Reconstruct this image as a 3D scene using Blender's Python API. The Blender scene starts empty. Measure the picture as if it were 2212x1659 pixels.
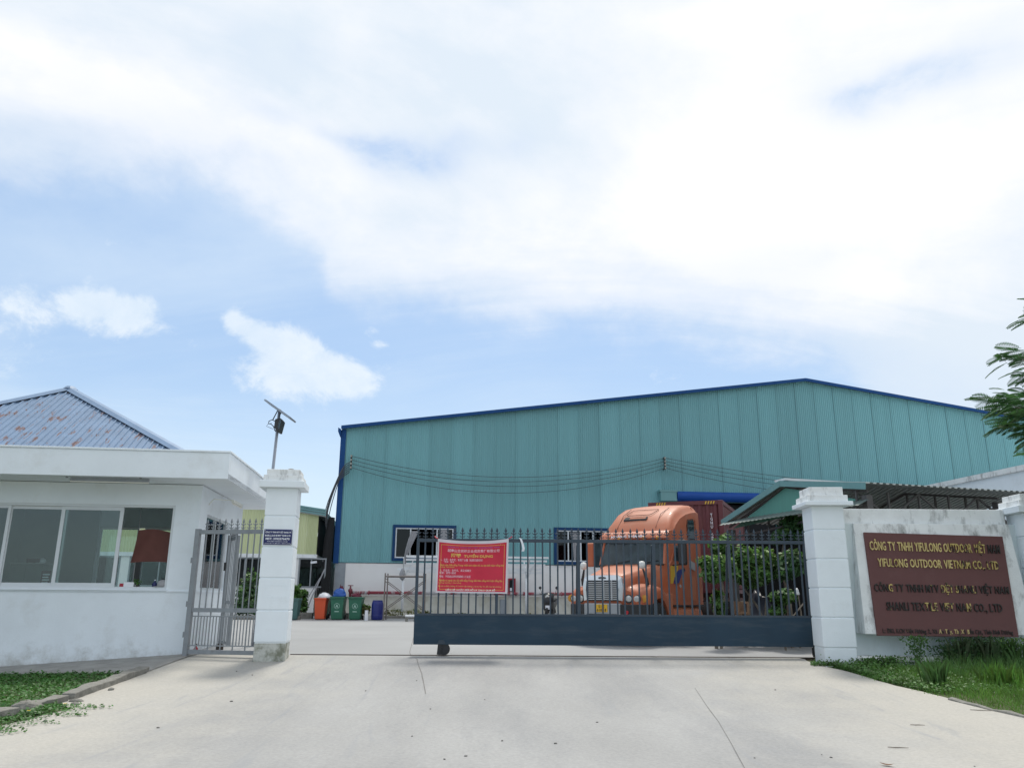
import bpy, math, random
from mathutils import Vector, Matrix
random.seed(7)
R = math.radians
SC = bpy.context.scene
COL = SC.collection

# ------------------------------------------------------------------ camera, light, exposure
F_PX, PITCH, ROLL, EYE = 1720.0, R(14.92), 0.0065, 1.3
cam = bpy.data.cameras.new('camera')
cam.sensor_fit = 'HORIZONTAL'; cam.sensor_width = 36.0; cam.lens = 36.0 * F_PX / 2212.0
cam.clip_start = 0.05; cam.clip_end = 6000.0
cam_ob = bpy.data.objects.new('camera', cam); COL.objects.link(cam_ob)
CAM_M = Matrix.Rotation(math.pi/2 + PITCH, 3, 'X') @ Matrix.Rotation(ROLL, 3, 'Z')
cam_ob.matrix_world = Matrix.Translation((0, 0, EYE)) @ CAM_M.to_4x4()
SC.camera = cam_ob
SC.view_settings.view_transform = 'Standard'; SC.view_settings.look = 'None'
SC.view_settings.exposure = 1.0; SC.view_settings.gamma = 1.0; SC.view_settings.use_curve_mapping = False
SC.cycles.max_bounces = 8; SC.cycles.diffuse_bounces = 4; SC.cycles.transparent_max_bounces = 12
SC.cycles.use_denoising = True
SUN_EL, SUN_AZ = R(62), R(8)            # azimuth measured from +Y (behind the factory) towards +X
sun = bpy.data.lights.new('sun', 'SUN'); sun.energy = 1.5; sun.angle = R(11); sun.color = (1.0, 0.95, 0.86)
sun_ob = bpy.data.objects.new('sun', sun); COL.objects.link(sun_ob)
sd = Vector((math.sin(SUN_AZ)*math.cos(SUN_EL), math.cos(SUN_AZ)*math.cos(SUN_EL), math.sin(SUN_EL)))
sun_ob.rotation_euler = sd.to_track_quat('Z', 'Y').to_euler(); sun_ob.location = (0, 0, 40)

def ray(px, py):
    return CAM_M @ Vector(((px-1106)/F_PX, -(py-829.5)/F_PX, -1.0))
def P(px, py, Y):                         # the point seen at a photo position, at depth Y
    d = ray(px, py); return Vector((0, 0, EYE)) + d*(Y/d.y)

def build_world():
    w = bpy.data.worlds.new('World'); SC.world = w; w.use_nodes = True
    nt = w.node_tree; nt.nodes.clear(); N = nt.nodes.new; L = nt.links.new
    def val(x):
        n = N('ShaderNodeValue'); n.outputs[0].default_value = x; return n.outputs[0]
    def m(op, a, b=None, c=None, clamp=False):
        n = N('ShaderNodeMath'); n.operation = op; n.use_clamp = clamp
        for i, x in enumerate((a, b, c)):
            if x is None: continue
            if isinstance(x, (int, float)): n.inputs[i].default_value = x
            else: L(x, n.inputs[i])
        return n.outputs[0]
    out = N('ShaderNodeOutputWorld'); bg = N('ShaderNodeBackground'); bg.inputs[1].default_value = 0.1
    sky = N('ShaderNodeTexSky'); sky.sky_type = 'NISHITA'; sky.sun_disc = False
    sky.sun_elevation = SUN_EL; sky.sun_rotation = SUN_AZ; sky.air_density = 1.0; sky.dust_density = 1.6; sky.ozone_density = 1.0
    tc = N('ShaderNodeTexCoord'); sep = N('ShaderNodeSeparateXYZ'); L(tc.outputs['Generated'], sep.inputs[0])
    x, y, z = sep.outputs
    zc = m('ADD', m('MAXIMUM', z, 0.0), 0.16)
    comb = N('ShaderNodeCombineXYZ'); L(m('DIVIDE', x, zc), comb.inputs[0]); L(m('DIVIDE', y, zc), comb.inputs[1])
    def noise(scale, detail, rough, vec, dist=0.0, off=(0, 0, 0), sc=(1, 1, 1)):
        mp = N('ShaderNodeMapping'); mp.inputs['Location'].default_value = off; mp.inputs['Scale'].default_value = sc; L(vec, mp.inputs[0])
        n = N('ShaderNodeTexNoise'); n.inputs['Scale'].default_value = scale; n.inputs['Detail'].default_value = detail
        n.inputs['Roughness'].default_value = rough; n.inputs['Distortion'].default_value = dist; L(mp.outputs[0], n.inputs['Vector']); return n
    G = tc.outputs['Generated']
    n1 = noise(0.8, 9, 0.60, comb.outputs[0], 0.8, (3.1, 1.7, 0.0), (0.7, 1.35, 1))        # wide streaky veils
    n2 = noise(9.0, 9, 0.62, G, 0.2, (5, 2, 1), (1, 1, 1.5))                                # ragged edges
    n3 = noise(2.4, 6, 0.55, G, 0.0, (1.3, 4.2, 2.2), (1, 1, 2.2))                          # broad shading
    warp = noise(4.0, 5, 0.6, G, 0.0, (8.2, 0.4, 3.0))
    ws = N('ShaderNodeSeparateColor'); L(warp.outputs['Color'], ws.inputs[0])
    az0, el0 = m('ARCTAN2', x, y), m('ARCSINE', z)
    az = m('ADD', az0, m('MULTIPLY', m('SUBTRACT', ws.outputs[0], 0.5), 0.10))
    el = m('ADD', el0, m('MULTIPLY', m('SUBTRACT', ws.outputs[1], 0.5), 0.07))
    def ang(px, py):
        r = ray(px, py).normalized(); return math.atan2(r.x, r.y), math.asin(r.z)
    def blobs(lst, a_, e_):
        tot = None
        for px, py, rx, ry, wt in lst:
            a0, e0 = ang(px, py); u = m('DIVIDE', m('SUBTRACT', a_, a0), rx/1750.0); v = m('DIVIDE', m('SUBTRACT', e_, e0), ry/1750.0)
            g = m('MULTIPLY', m('POWER', 2.71828, m('MULTIPLY', m('ADD', m('MULTIPLY', u, u), m('MULTIPLY', v, v)), -1.0)), wt)
            tot = g if tot is None else m('ADD', tot, g)
        return tot
    def smooth(v, lo, hi):
        r = N('ShaderNodeMapRange'); r.interpolation_type = 'SMOOTHSTEP'; L(v, r.inputs[0]); r.inputs[1].default_value = lo; r.inputs[2].default_value = hi; return r.outputs[0]
    def mixc(f, a, b):
        k = N('ShaderNodeMix'); k.data_type = 'RGBA'
        for i, q in ((0, f), (6, a), (7, b)):
            if isinstance(q, (int, float)): k.inputs[i].default_value = q
            elif isinstance(q, tuple): k.inputs[i].default_value = q + (1,)
            else: L(q, k.inputs[i])
        return k.outputs[2]
    # lower edge of the cloud deck, by direction
    edge_px = [(-250, 350), (0, 388), (200, 372), (420, 368), (540, 430), (640, 505), (700, 560), (735, 640), (800, 676), (930, 698), (1080, 720), (1300, 718), (1450, 728), (1600, 756), (1700, 772), (1790, 800), (1870, 860), (1960, 940), (2100, 1010), (2350, 1060)]
    fc = N('ShaderNodeFloatCurve'); cv = fc.mapping.curves[0]; pts = sorted((min(.999, max(.001, (ang(*p)[0]+.8)/1.6)), ang(*p)[1]) for p in edge_px)
    cv.points[0].location = (0.0, pts[0][1]); cv.points[1].location = (1.0, pts[-1][1])
    for p in pts: cv.points.new(*p)
    fc.mapping.update(); L(m('DIVIDE', m('ADD', az, 0.8), 1.6, clamp=True), fc.inputs['Value'])
    over = m('SUBTRACT', el, fc.outputs[0])
    over = m('ADD', over, m('ADD', m('MULTIPLY', m('SUBTRACT', n2.outputs[0], 0.5), 0.09), m('MULTIPLY', m('SUBTRACT', n1.outputs[0], 0.5), 0.10)))
    deck = m('MULTIPLY', m('ADD', smooth(over, -0.030, 0.035), smooth(over, -0.05, 0.16)), 0.5)
    holes = blobs([(850, 330, 90, 34, .8), (930, 350, 95, 40, .7), (780, 310, 70, 22, .5), (1010, 300, 60, 26, .35), (1965, 168, 170, 36, .9), (1850, 190, 90, 20, .4), (700, 285, 60, 16, .4), (560, 240, 70, 16, .3), (1120, 310, 60, 30, .35), (1330, 330, 40, 22, .2), (600, 90, 130, 40, .22), (1720, 560, 160, 45, .18), (150, 320, 150, 25, .15)], az, el)
    holes = m('MULTIPLY', holes, m('ADD', 0.72, m('MULTIPLY', m('SUBTRACT', n2.outputs[0], 0.5), 4.2)), clamp=True)
    deck = m('MULTIPLY', deck, m('SUBTRACT', 1.0, m('MULTIPLY', holes, 0.80)))
    glow = blobs([(1480, 470, 400, 190, .7), (1950, 420, 300, 150, .5), (1250, 640, 280, 60, .5), (1800, 640, 250, 90, .5), (180, 180, 200, 80, .45), (420, 270, 260, 45, .4), (760, 110, 90, 50, .35), (1700, 20, 500, 40, .5)], az, el)
    lum = m('ADD', m('MULTIPLY', m('SUBTRACT', n1.outputs[0], 0.5), 3.2), m('MULTIPLY', m('SUBTRACT', n3.outputs[0], 0.5), 1.2))
    lum = m('ADD', m('ADD', lum, m('MULTIPLY', m('SUBTRACT', n2.outputs[0], 0.5), 1.0)), 0.42)
    lum = m('ADD', lum, glow, clamp=True)
    greyside = blobs([(2080, 700, 200, 90, .55), (2000, 850, 260, 60, .35), (620, 130, 380, 120, .16), (60, 330, 220, 60, .3), (800, 470, 200, 70, .35), (1200, 230, 160, 130, .15), (2000, 180, 260, 80, .3)], az, el)
    lum = m('SUBTRACT', lum, greyside, clamp=True)
    deck_col = mixc(lum, (3.9, 4.35, 4.85), (5.2, 5.2, 5.3))
    # blue below, paler towards the horizon, with a few cumulus heads
    veil = mixc(smooth(el0, 0.02, 0.30), (3.3, 4.05, 4.6), (1.8, 2.7, 3.95))
    blue = mixc(0.72, sky.outputs[0], veil)
    mist = m('MULTIPLY', smooth(m('ADD', m('MULTIPLY', m('SUBTRACT', n1.outputs[0], 0.5), 1.6), m('SUBTRACT', n3.outputs[0], 0.5)), -0.22, 0.40), 0.50)
    blue = mixc(mist, blue, (3.8, 4.4, 5.0))
    n4 = noise(15.0, 8, 0.66, G, 0.25, (2.2, 7.1, 4.4), (1, 1, 1.15))
    cum = blobs([(500, 690, 26, 26, .75), (545, 715, 45, 34, .8), (610, 748, 62, 40, .85), (690, 785, 75, 42, .85), (765, 830, 52, 34, .7), (620, 820, 130, 48, .75), (175, 655, 48, 34, .7), (245, 655, 62, 34, .75), (310, 668, 42, 30, .65), (250, 705, 100, 28, .55), (45, 650, 45, 42, .6), (800, 712, 30, 14, .5), (820, 745, 26, 12, .4), (-260, 760, 160, 70, .8), (2700, 900, 200, 80, .8)], az0, el0)
    cd_ = smooth(m('ADD', cum, m('MULTIPLY', m('SUBTRACT', n4.outputs[0], 0.5), 2.0)), 0.24, 0.78)
    cum_col = mixc(smooth(n4.outputs[0], 0.3, 0.75), (3.9, 4.45, 5.0), (4.7, 5.0, 5.25))
    low = mixc(m('MULTIPLY', cd_, 0.78), blue, cum_col)
    L(mixc(deck, low, deck_col), bg.inputs[0]); L(bg.outputs[0], out.inputs[0])
build_world()

# ------------------------------------------------------------------ helpers
class Frame:                               # a yawed local frame: x right, y away, z up
    def __init__(s, x, y, yaw, z=0.0):
        s.o = Vector((x, y, z)); s.yaw = yaw
        s.r = Vector((math.cos(yaw), math.sin(yaw), 0)); s.d = Vector((-math.sin(yaw), math.cos(yaw), 0))
    def w(s, x, y, z=0.0): return s.o + s.r*x + s.d*y + Vector((0, 0, z))
    def l(s, p): q = Vector(p) - s.o; return Vector((q.dot(s.r), q.dot(s.d), q.z))
    def front(s, px, py, y=0.0):
        v = ray(px, py); c = Vector((0, 0, EYE)); t = (s.w(0, y) - c).dot(s.d)/v.dot(s.d); return s.l(c + v*t)
    def side(s, px, py, x=0.0):
        v = ray(px, py); c = Vector((0, 0, EYE)); t = (s.w(x, 0) - c).dot(s.r)/v.dot(s.r); return s.l(c + v*t)

class MB:                                  # collects shapes that become ONE mesh
    def __init__(s): s.v = []; s.f = []; s.m = []
    def add(s, vs, fs, m=0):
        k = len(s.v); s.v += [tuple(v) for v in vs]; s.f += [tuple(i+k for i in f) for f in fs]; s.m += [m]*len(fs); return s
    def box(s, x0, y0, z0, x1, y1, z1, m=0):
        return s.add([(x0,y0,z0),(x1,y0,z0),(x1,y1,z0),(x0,y1,z0),(x0,y0,z1),(x1,y0,z1),(x1,y1,z1),(x0,y1,z1)],
                     [(0,3,2,1),(4,5,6,7),(0,1,5,4),(1,2,6,5),(2,3,7,6),(3,0,4,7)], m)
    def bar(s, p, q, w, h=None, m=0, up=(0, 0, 1)):
        h = h or w; p = Vector(p); q = Vector(q); d = (q-p).normalized(); u = Vector(up)
        if abs(d.dot(u)) > .98: u = Vector((0, 1, 0))
        a = d.cross(u).normalized()*(w/2); b = a.cross(d).normalized()*(h/2)
        vs = [e + i*a + j*b for e in (p, q) for i, j in ((-1,-1),(1,-1),(1,1),(-1,1))]
        return s.add(vs, [(0,1,2,3),(7,6,5,4),(0,4,5,1),(1,5,6,2),(2,6,7,3),(3,7,4,0)], m)
    def tube(s, pts, r, n=6, m=0, cap=True):
        pts = [Vector(p) for p in pts]; k = len(s.v); rs = r if isinstance(r, (list, tuple)) else [r]*len(pts); a = None
        for i, p in enumerate(pts):
            t = (pts[min(i+1, len(pts)-1)] - pts[max(i-1, 0)]).normalized()
            if a is None:
                a = t.orthogonal().normalized()
            else:
                a = (a - t*a.dot(t)).normalized()
            b = t.cross(a)
            for j in range(n):
                g = 2*math.pi*j/n; s.v.append(tuple(p + (a*math.cos(g) + b*math.sin(g))*rs[i]))
        for i in range(len(pts)-1):
            for j in range(n):
                A = k+i*n+j; B = k+i*n+(j+1) % n; s.f.append((A, B, B+n, A+n)); s.m.append(m)
        if cap:
            s.f.append(tuple(k+j for j in reversed(range(n)))); s.f.append(tuple(k+(len(pts)-1)*n+j for j in range(n))); s.m += [m, m]
        return s
    def lathe(s, prof, n=16, o=(0, 0, 0), axis='z', m=0):   # prof: (radius, height)
        k = len(s.v); o = Vector(o)
        for r, h in prof:
            for j in range(n):
                g = 2*math.pi*j/n; c, t = r*math.cos(g), r*math.sin(g)
                s.v.append(tuple(o + Vector({'z': (c, t, h), 'x': (h, c, t), 'y': (t, h, c)}[axis])))
        for i in range(len(prof)-1):
            for j in range(n):
                A = k+i*n+j; B = k+i*n+(j+1) % n; s.f.append((A, B, B+n, A+n)); s.m.append(m)
        s.f.append(tuple(k+j for j in reversed(range(n)))); s.f.append(tuple(k+(len(prof)-1)*n+j for j in range(n))); s.m += [m, m]
        return s
    def prism(s, poly, axis, a, b, m=0):     # poly in the two other axes, extruded a..b
        def q(p, t): return {'x': (t, p[0], p[1]), 'y': (p[0], t, p[1]), 'z': (p[0], p[1], t)}[axis]
        n = len(poly); vs = [q(p, a) for p in poly] + [q(p, b) for p in poly]
        return s.add(vs, [tuple(reversed(range(n))), tuple(range(n, 2*n))] + [(i, (i+1) % n, (i+1) % n+n, i+n) for i in range(n)], m)
    def loft(s, rings, m=0, closed=True, caps=True):
        k = len(s.v); n = len(rings[0])
        for r in rings: s.v += [tuple(p) for p in r]
        for i in range(len(rings)-1):
            for j in range(n if closed else n-1):
                A = k+i*n+j; B = k+i*n+(j+1) % n; s.f.append((A, B, B+n, A+n)); s.m.append(m)
        if caps and closed:
            s.f.append(tuple(k+j for j in reversed(range(n)))); s.f.append(tuple(k+(len(rings)-1)*n+j for j in range(n))); s.m += [m, m]
        return s
    def wall(s, x0, x1, z0, z1, y0, y1, holes=(), m=0, top=None):   # an upright slab with rectangular openings, connected
        xs = sorted({x0, x1, *[h[i] for h in holes for i in (0, 2)]}); zs = sorted({z0, z1, *[h[i] for h in holes for i in (1, 3)]})
        xs = [x for x in xs if x0 <= x <= x1]; zs = [z for z in zs if z0 <= z <= z1]
        solid = lambda i, j: 0 <= i < len(xs)-1 and 0 <= j < len(zs)-1 and not any(
            h[0] < (xs[i]+xs[i+1])/2 < h[2] and h[1] < (zs[j]+zs[j+1])/2 < h[3] for h in holes)
        ids = {}
        def vid(i, j, y):
            if (i, j, y) not in ids: ids[(i, j, y)] = len(s.v); s.v.append((xs[i], y, zs[j]))
            return ids[(i, j, y)]
        def q(*a): s.f.append(tuple(vid(*p) for p in a)); s.m.append(m)
        for i in range(len(xs)-1):
            for j in range(len(zs)-1):
                if not solid(i, j): continue
                q((i,j,y0),(i+1,j,y0),(i+1,j+1,y0),(i,j+1,y0)); q((i,j,y1),(i,j+1,y1),(i+1,j+1,y1),(i+1,j,y1))
                if not solid(i-1, j): q((i,j,y0),(i,j+1,y0),(i,j+1,y1),(i,j,y1))
                if not solid(i+1, j): q((i+1,j,y0),(i+1,j,y1),(i+1,j+1,y1),(i+1,j+1,y0))
                if not solid(i, j-1): q((i,j,y0),(i,j,y1),(i+1,j,y1),(i+1,j,y0))
                if not solid(i, j+1): q((i,j+1,y0),(i+1,j+1,y0),(i+1,j+1,y1),(i,j+1,y1))
        return s
    def xf(s, M, k=0):
        for i in range(k, len(s.v)): s.v[i] = tuple(M @ Vector(s.v[i]))
        return s
    def mesh(s, name, mats, smooth=False):
        me = bpy.data.meshes.new(name); me.from_pydata(s.v, [], s.f)
        for mt in (mats if isinstance(mats, (list, tuple)) else [mats]): me.materials.append(mt)
        if any(s.m): me.polygons.foreach_set('material_index', s.m)
        if smooth: me.polygons.foreach_set('use_smooth', [True]*len(me.polygons))
        me.update(); return me
    def build(s, name, mats, parent=None, loc=None, smooth=False, bevel=0, rot=None, seg=2):
        return link(name, s.mesh(name, mats, smooth), parent, loc, bevel, rot, seg, smooth)

def link(name, me, parent=None, loc=None, bevel=0, rot=None, seg=2, smooth=False):
    o = bpy.data.objects.new(name, me); COL.objects.link(o)
    if parent: o.parent = parent
    if loc: o.location = loc
    if rot: o.rotation_euler = rot
    if bevel:
        b = o.modifiers.new('bevel', 'BEVEL'); b.width = bevel; b.segments = seg; b.limit_method = 'ANGLE'; b.angle_limit = R(35)
    return o
def tag(o, label=None, cat=None, group=None, kind=None):
    for k, v in (('label', label), ('category', cat), ('group', group), ('kind', kind)):
        if v: o[k] = v
    return o
def thing(name, label, cat, loc=(0, 0, 0), yaw=0.0, group=None):
    o = bpy.data.objects.new(name, None); COL.objects.link(o); o.location = loc; o.rotation_euler = (0, 0, yaw); o.empty_display_size = .2
    return tag(o, label, cat, group)
def framed(name, label, cat, fr, group=None): return thing(name, label, cat, fr.o, fr.yaw, group)
def clone(o, parent=None, label=None):
    c = o.copy(); COL.objects.link(c)
    if parent: c.parent = parent
    for ch in o.children:
        clone(ch, c)
    if label: c['label'] = label
    return c

# ---- materials
def MAT(name, col, rough=.6, metal=0.0, var=.10, scale=3.0, bump=0.0, bscale=40.0, dirt=None, dirt_amt=.4, dirt_scale=1.5, dirt_lo=.55, dirt_hi=.75,
        streak=None, spec=.5, stretch=(1, 1, 1), dstretch=(1, 1, 1), coat=0.0, sheen=0.0, rand=0.0):
    mt = bpy.data.materials.new(name); mt.use_nodes = True; nt = mt.node_tree; N = nt.nodes.new; L = nt.links.new
    b = nt.nodes['Principled BSDF']; b.inputs['Roughness'].default_value = rough; b.inputs['Metallic'].default_value = metal
    b.inputs['Specular IOR Level'].default_value = spec; b.inputs['Coat Weight'].default_value = coat
    tc = N('ShaderNodeTexCoord'); mp = N('ShaderNodeMapping'); mp.inputs['Scale'].default_value = stretch; L(tc.outputs['Object'], mp.inputs[0])
    n = N('ShaderNodeTexNoise'); n.inputs['Scale'].default_value = scale; n.inputs['Detail'].default_value = 6; n.inputs['Roughness'].default_value = .6; L(mp.outputs[0], n.inputs['Vector'])
    mx = N('ShaderNodeMix'); mx.data_type = 'RGBA'
    mr = N('ShaderNodeMapRange'); mr.inputs[1].default_value = .3; mr.inputs[2].default_value = .7; L(n.outputs[0], mr.inputs[0]); L(mr.outputs[0], mx.inputs[0])
    mx.inputs[6].default_value = tuple(c*(1-var) for c in col) + (1,); mx.inputs[7].default_value = tuple(min(1, c*(1+var)) for c in col) + (1,)
    last = mx.outputs[2]
    if rand:
        oi = N('ShaderNodeObjectInfo'); hs = N('ShaderNodeHueSaturation'); ml = N('ShaderNodeMapRange'); ml.inputs[3].default_value = 1-rand; ml.inputs[4].default_value = 1+rand
        L(oi.outputs['Random'], ml.inputs[0]); L(ml.outputs[0], hs.inputs['Value']); L(last, hs.inputs['Color']); last = hs.outputs[0]
    if dirt:
        mp2 = N('ShaderNodeMapping'); mp2.inputs['Scale'].default_value = dstretch; L(tc.outputs['Object'], mp2.inputs[0])
        n2 = N('ShaderNodeTexNoise'); n2.inputs['Scale'].default_value = dirt_scale; n2.inputs['Detail'].default_value = 8; n2.inputs['Roughness'].default_value = .68; L(mp2.outputs[0], n2.inputs['Vector'])
        r2 = N('ShaderNodeMapRange'); r2.inputs[1].default_value = dirt_lo; r2.inputs[2].default_value = dirt_hi; r2.inputs[4].default_value = dirt_amt; L(n2.outputs[0], r2.inputs[0])
        m2 = N('ShaderNodeMix'); m2.data_type = 'RGBA'; L(r2.outputs[0], m2.inputs[0]); L(last, m2.inputs[6]); m2.inputs[7].default_value = tuple(dirt) + (1,); last = m2.outputs[2]
    L(last, b.inputs['Base Color'])
    if bump:
        n3 = N('ShaderNodeTexNoise'); n3.inputs['Scale'].default_value = bscale; n3.inputs['Detail'].default_value = 4; L(tc.outputs['Object'], n3.inputs['Vector'])
        bp = N('ShaderNodeBump'); bp.inputs['Strength'].default_value = bump; bp.inputs['Distance'].default_value = .02; L(n3.outputs[0], bp.inputs['Height']); L(bp.outputs[0], b.inputs['Normal'])
    return mt
def GLASS(name, tint=(.85, .9, .9), refl=.12):
    mt = bpy.data.materials.new(name); mt.use_nodes = True; nt = mt.node_tree; nt.nodes.clear(); N = nt.nodes.new; L = nt.links.new
    o = N('ShaderNodeOutputMaterial'); t = N('ShaderNodeBsdfTransparent'); t.inputs[0].default_value = tint + (1,)
    g = N('ShaderNodeBsdfGlossy'); g.inputs['Roughness'].default_value = .03; f = N('ShaderNodeFresnel'); f.inputs[0].default_value = 1.5
    a = N('ShaderNodeMath'); a.operation = 'ADD'; a.use_clamp = True; L(f.outputs[0], a.inputs[0]); a.inputs[1].default_value = refl
    mx = N('ShaderNodeMixShader'); L(a.outputs[0], mx.inputs[0]); L(t.outputs[0], mx.inputs[1]); L(g.outputs[0], mx.inputs[2]); L(mx.outputs[0], o.inputs[0]); return mt
def LEAF(name, col, var=.35, rand=0.0):
    mt = bpy.data.materials.new(name); mt.use_nodes = True; nt = mt.node_tree; N = nt.nodes.new; L = nt.links.new
    b = nt.nodes['Principled BSDF']; b.inputs['Roughness'].default_value = .55; out = nt.nodes['Material Output']
    g = N('ShaderNodeNewGeometry'); mr = N('ShaderNodeMapRange'); mr.inputs[3].default_value = 1-var; mr.inputs[4].default_value = 1+var; L(g.outputs['Random Per Island'], mr.inputs[0])
    tc = N('ShaderNodeTexCoord'); n = N('ShaderNodeTexNoise'); n.inputs['Scale'].default_value = 1.7; n.inputs['Detail'].default_value = 3; L(tc.outputs['Object'], n.inputs['Vector'])
    ad = N('ShaderNodeMath'); ad.operation = 'MULTIPLY'; L(mr.outputs[0], ad.inputs[0]); ml = N('ShaderNodeMapRange'); ml.inputs[1].default_value = .3; ml.inputs[2].default_value = .7; ml.inputs[3].default_value = .7; ml.inputs[4].default_value = 1.35
    L(n.outputs[0], ml.inputs[0]); L(ml.outputs[0], ad.inputs[1])
    h = N('ShaderNodeHueSaturation'); h.inputs['Color'].default_value = col + (1,); L(ad.outputs[0], h.inputs['Value'])
    hm = N('ShaderNodeMapRange'); hm.inputs[3].default_value = .485; hm.inputs[4].default_value = .515; L(g.outputs['Random Per Island'], hm.inputs[0]); L(hm.outputs[0], h.inputs['Hue'])
    L(h.outputs[0], b.inputs['Base Color'])
    t = N('ShaderNodeBsdfTranslucent'); L(h.outputs[0], t.inputs[0]); mx = N('ShaderNodeMixShader'); mx.inputs[0].default_value = .35
    L(b.outputs[0], mx.inputs[1]); L(t.outputs[0], mx.inputs[2]); L(mx.outputs[0], out.inputs[0]); return mt

# ---- lettering: a line (or a single character) as a mesh fitted to a width and height
_txt = {}
def text_verts(s, ext=0.0, bold=0.0):
    key = (s, ext, bold)
    if key not in _txt:
        c = bpy.data.curves.new('t', 'FONT'); c.body = s; c.size = 1.0; c.extrude = ext; c.offset = bold; c.resolution_u = 2
        o = bpy.data.objects.new('t', c); COL.objects.link(o)
        dg = bpy.context.evaluated_depsgraph_get(); dg.update()
        me = bpy.data.meshes.new_from_object(o.evaluated_get(dg))
        vs = [tuple(v.co) for v in me.vertices]; fs = [tuple(p.vertices) for p in me.polygons]
        bpy.data.objects.remove(o); bpy.data.curves.remove(c); bpy.data.meshes.remove(me)
        _txt[key] = (vs, fs)
    return _txt[key]
def fit_text(s, x0, x1, z0, z1, ext=0.0, bold=0.0):        # in the plane: x, up
    vs, fs = text_verts(s, ext, bold)
    if not vs: return [], []
    a0, a1 = min(v[0] for v in vs), max(v[0] for v in vs); b0, b1 = min(v[1] for v in vs), max(v[1] for v in vs)
    return [(x0+(v[0]-a0)*(x1-x0)/max(a1-a0, 1e-6), z0+(v[1]-b0)*(z1-z0)/max(b1-b0, 1e-6), v[2]) for v in vs], fs
def lettering(s, x0, x1, z0, z1, mat, parent, y=0.0, ext=0.0, bold=.01, name='lettering'):   # on a face that looks along -y
    vs, fs = fit_text(s, x0, x1, z0, z1, ext, bold)
    mb = MB(); mb.add([(v[0], y-v[2], v[1]) for v in vs], fs); return mb.build(name, mat, parent)

# ---- ground profile: ramp up from the road to the gate, then a slight rise to the factory
_K = [(-50,-.45),(6,-.45),(10,-.42),(13,-.33),(16,-.18),(17.5,-.07),(18.5,0),(20,0),(40,.35),(5000,.35)]
def gz(x, y):
    for (a, za), (b, zb) in zip(_K, _K[1:]):
        if a <= y <= b: z = za + (zb-za)*(y-a)/(b-a); break
    else: z = -.45
    if x < -7.2 and y < 19.6: z -= min(.28, .065*(-7.2-x))
    return z
# ------------------------------------------------------------------ materials
M = {}
def CONCRETE():
    # worn driveway slab: tyre-greyed middle, cream dust towards the verges, damp-looking smears, fine speckle
    mt = MAT('driveway concrete', (.315, .315, .31), .85, var=.12, scale=.45, dirt=(.235, .24, .246), dirt_amt=.75, dirt_scale=.5, dirt_lo=.47, dirt_hi=.68, bump=.3, bscale=70, stretch=(1, .4, 1), dstretch=(1.3, .3, 1))
    nt = mt.node_tree; N = nt.nodes.new; L = nt.links.new; b = nt.nodes['Principled BSDF']; old = b.inputs['Base Color'].links[0].from_socket
    tc = N('ShaderNodeTexCoord'); sp = N('ShaderNodeSeparateXYZ'); L(tc.outputs['Object'], sp.inputs[0])
    n = N('ShaderNodeTexNoise'); n.inputs['Scale'].default_value = .8; n.inputs['Detail'].default_value = 8; n.inputs['Roughness'].default_value = .65; L(tc.outputs['Object'], n.inputs['Vector'])
    ab = N('ShaderNodeMath'); ab.operation = 'ABSOLUTE'; L(sp.outputs[0], ab.inputs[0])
    ad = N('ShaderNodeMath'); ad.operation = 'MULTIPLY_ADD'; L(n.outputs[0], ad.inputs[0]); ad.inputs[1].default_value = 5.0; L(ab.outputs[0], ad.inputs[2])
    mr = N('ShaderNodeMapRange'); mr.interpolation_type = 'SMOOTHSTEP'; L(ad.outputs[0], mr.inputs[0]); mr.inputs[1].default_value = 4.6; mr.inputs[2].default_value = 9.5; mr.inputs[4].default_value = .85
    mx = N('ShaderNodeMix'); mx.data_type = 'RGBA'; L(mr.outputs[0], mx.inputs[0]); L(old, mx.inputs[6]); mx.inputs[7].default_value = (.425, .405, .36, 1)
    n2 = N('ShaderNodeTexNoise'); n2.inputs['Scale'].default_value = 22; n2.inputs['Detail'].default_value = 6; n2.inputs['Roughness'].default_value = .75; L(tc.outputs['Object'], n2.inputs['Vector'])
    m2 = N('ShaderNodeMapRange'); L(n2.outputs[0], m2.inputs[0]); m2.inputs[1].default_value = .3; m2.inputs[2].default_value = .7; m2.inputs[3].default_value = .84; m2.inputs[4].default_value = 1.12
    mm = N('ShaderNodeMix'); mm.data_type = 'RGBA'; mm.blend_type = 'MULTIPLY'; mm.inputs[0].default_value = 1; L(mx.outputs[2], mm.inputs[6]); L(m2.outputs[0], mm.inputs[7])
    # long smears left by tyres turning in, slightly bluish
    mp = N('ShaderNodeMapping'); mp.inputs['Scale'].default_value = (1.5, .16, 1); mp.inputs['Rotation'].default_value = (0, 0, .25); L(tc.outputs['Object'], mp.inputs[0])
    n5 = N('ShaderNodeTexNoise'); n5.inputs['Scale'].default_value = 1.1; n5.inputs['Detail'].default_value = 7; n5.inputs['Roughness'].default_value = .6; n5.inputs['Distortion'].default_value = 2.2; L(mp.outputs[0], n5.inputs['Vector'])
    r5 = N('ShaderNodeMapRange'); r5.interpolation_type = 'SMOOTHSTEP'; L(n5.outputs[0], r5.inputs[0]); r5.inputs[1].default_value = .56; r5.inputs[2].default_value = .72; r5.inputs[4].default_value = .38
    m5 = N('ShaderNodeMix'); m5.data_type = 'RGBA'; L(r5.outputs[0], m5.inputs[0]); L(mm.outputs[2], m5.inputs[6]); m5.inputs[7].default_value = (.225, .24, .262, 1)
    L(m5.outputs[2], b.inputs['Base Color']); return mt
M['concrete'] = CONCRETE()
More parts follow.
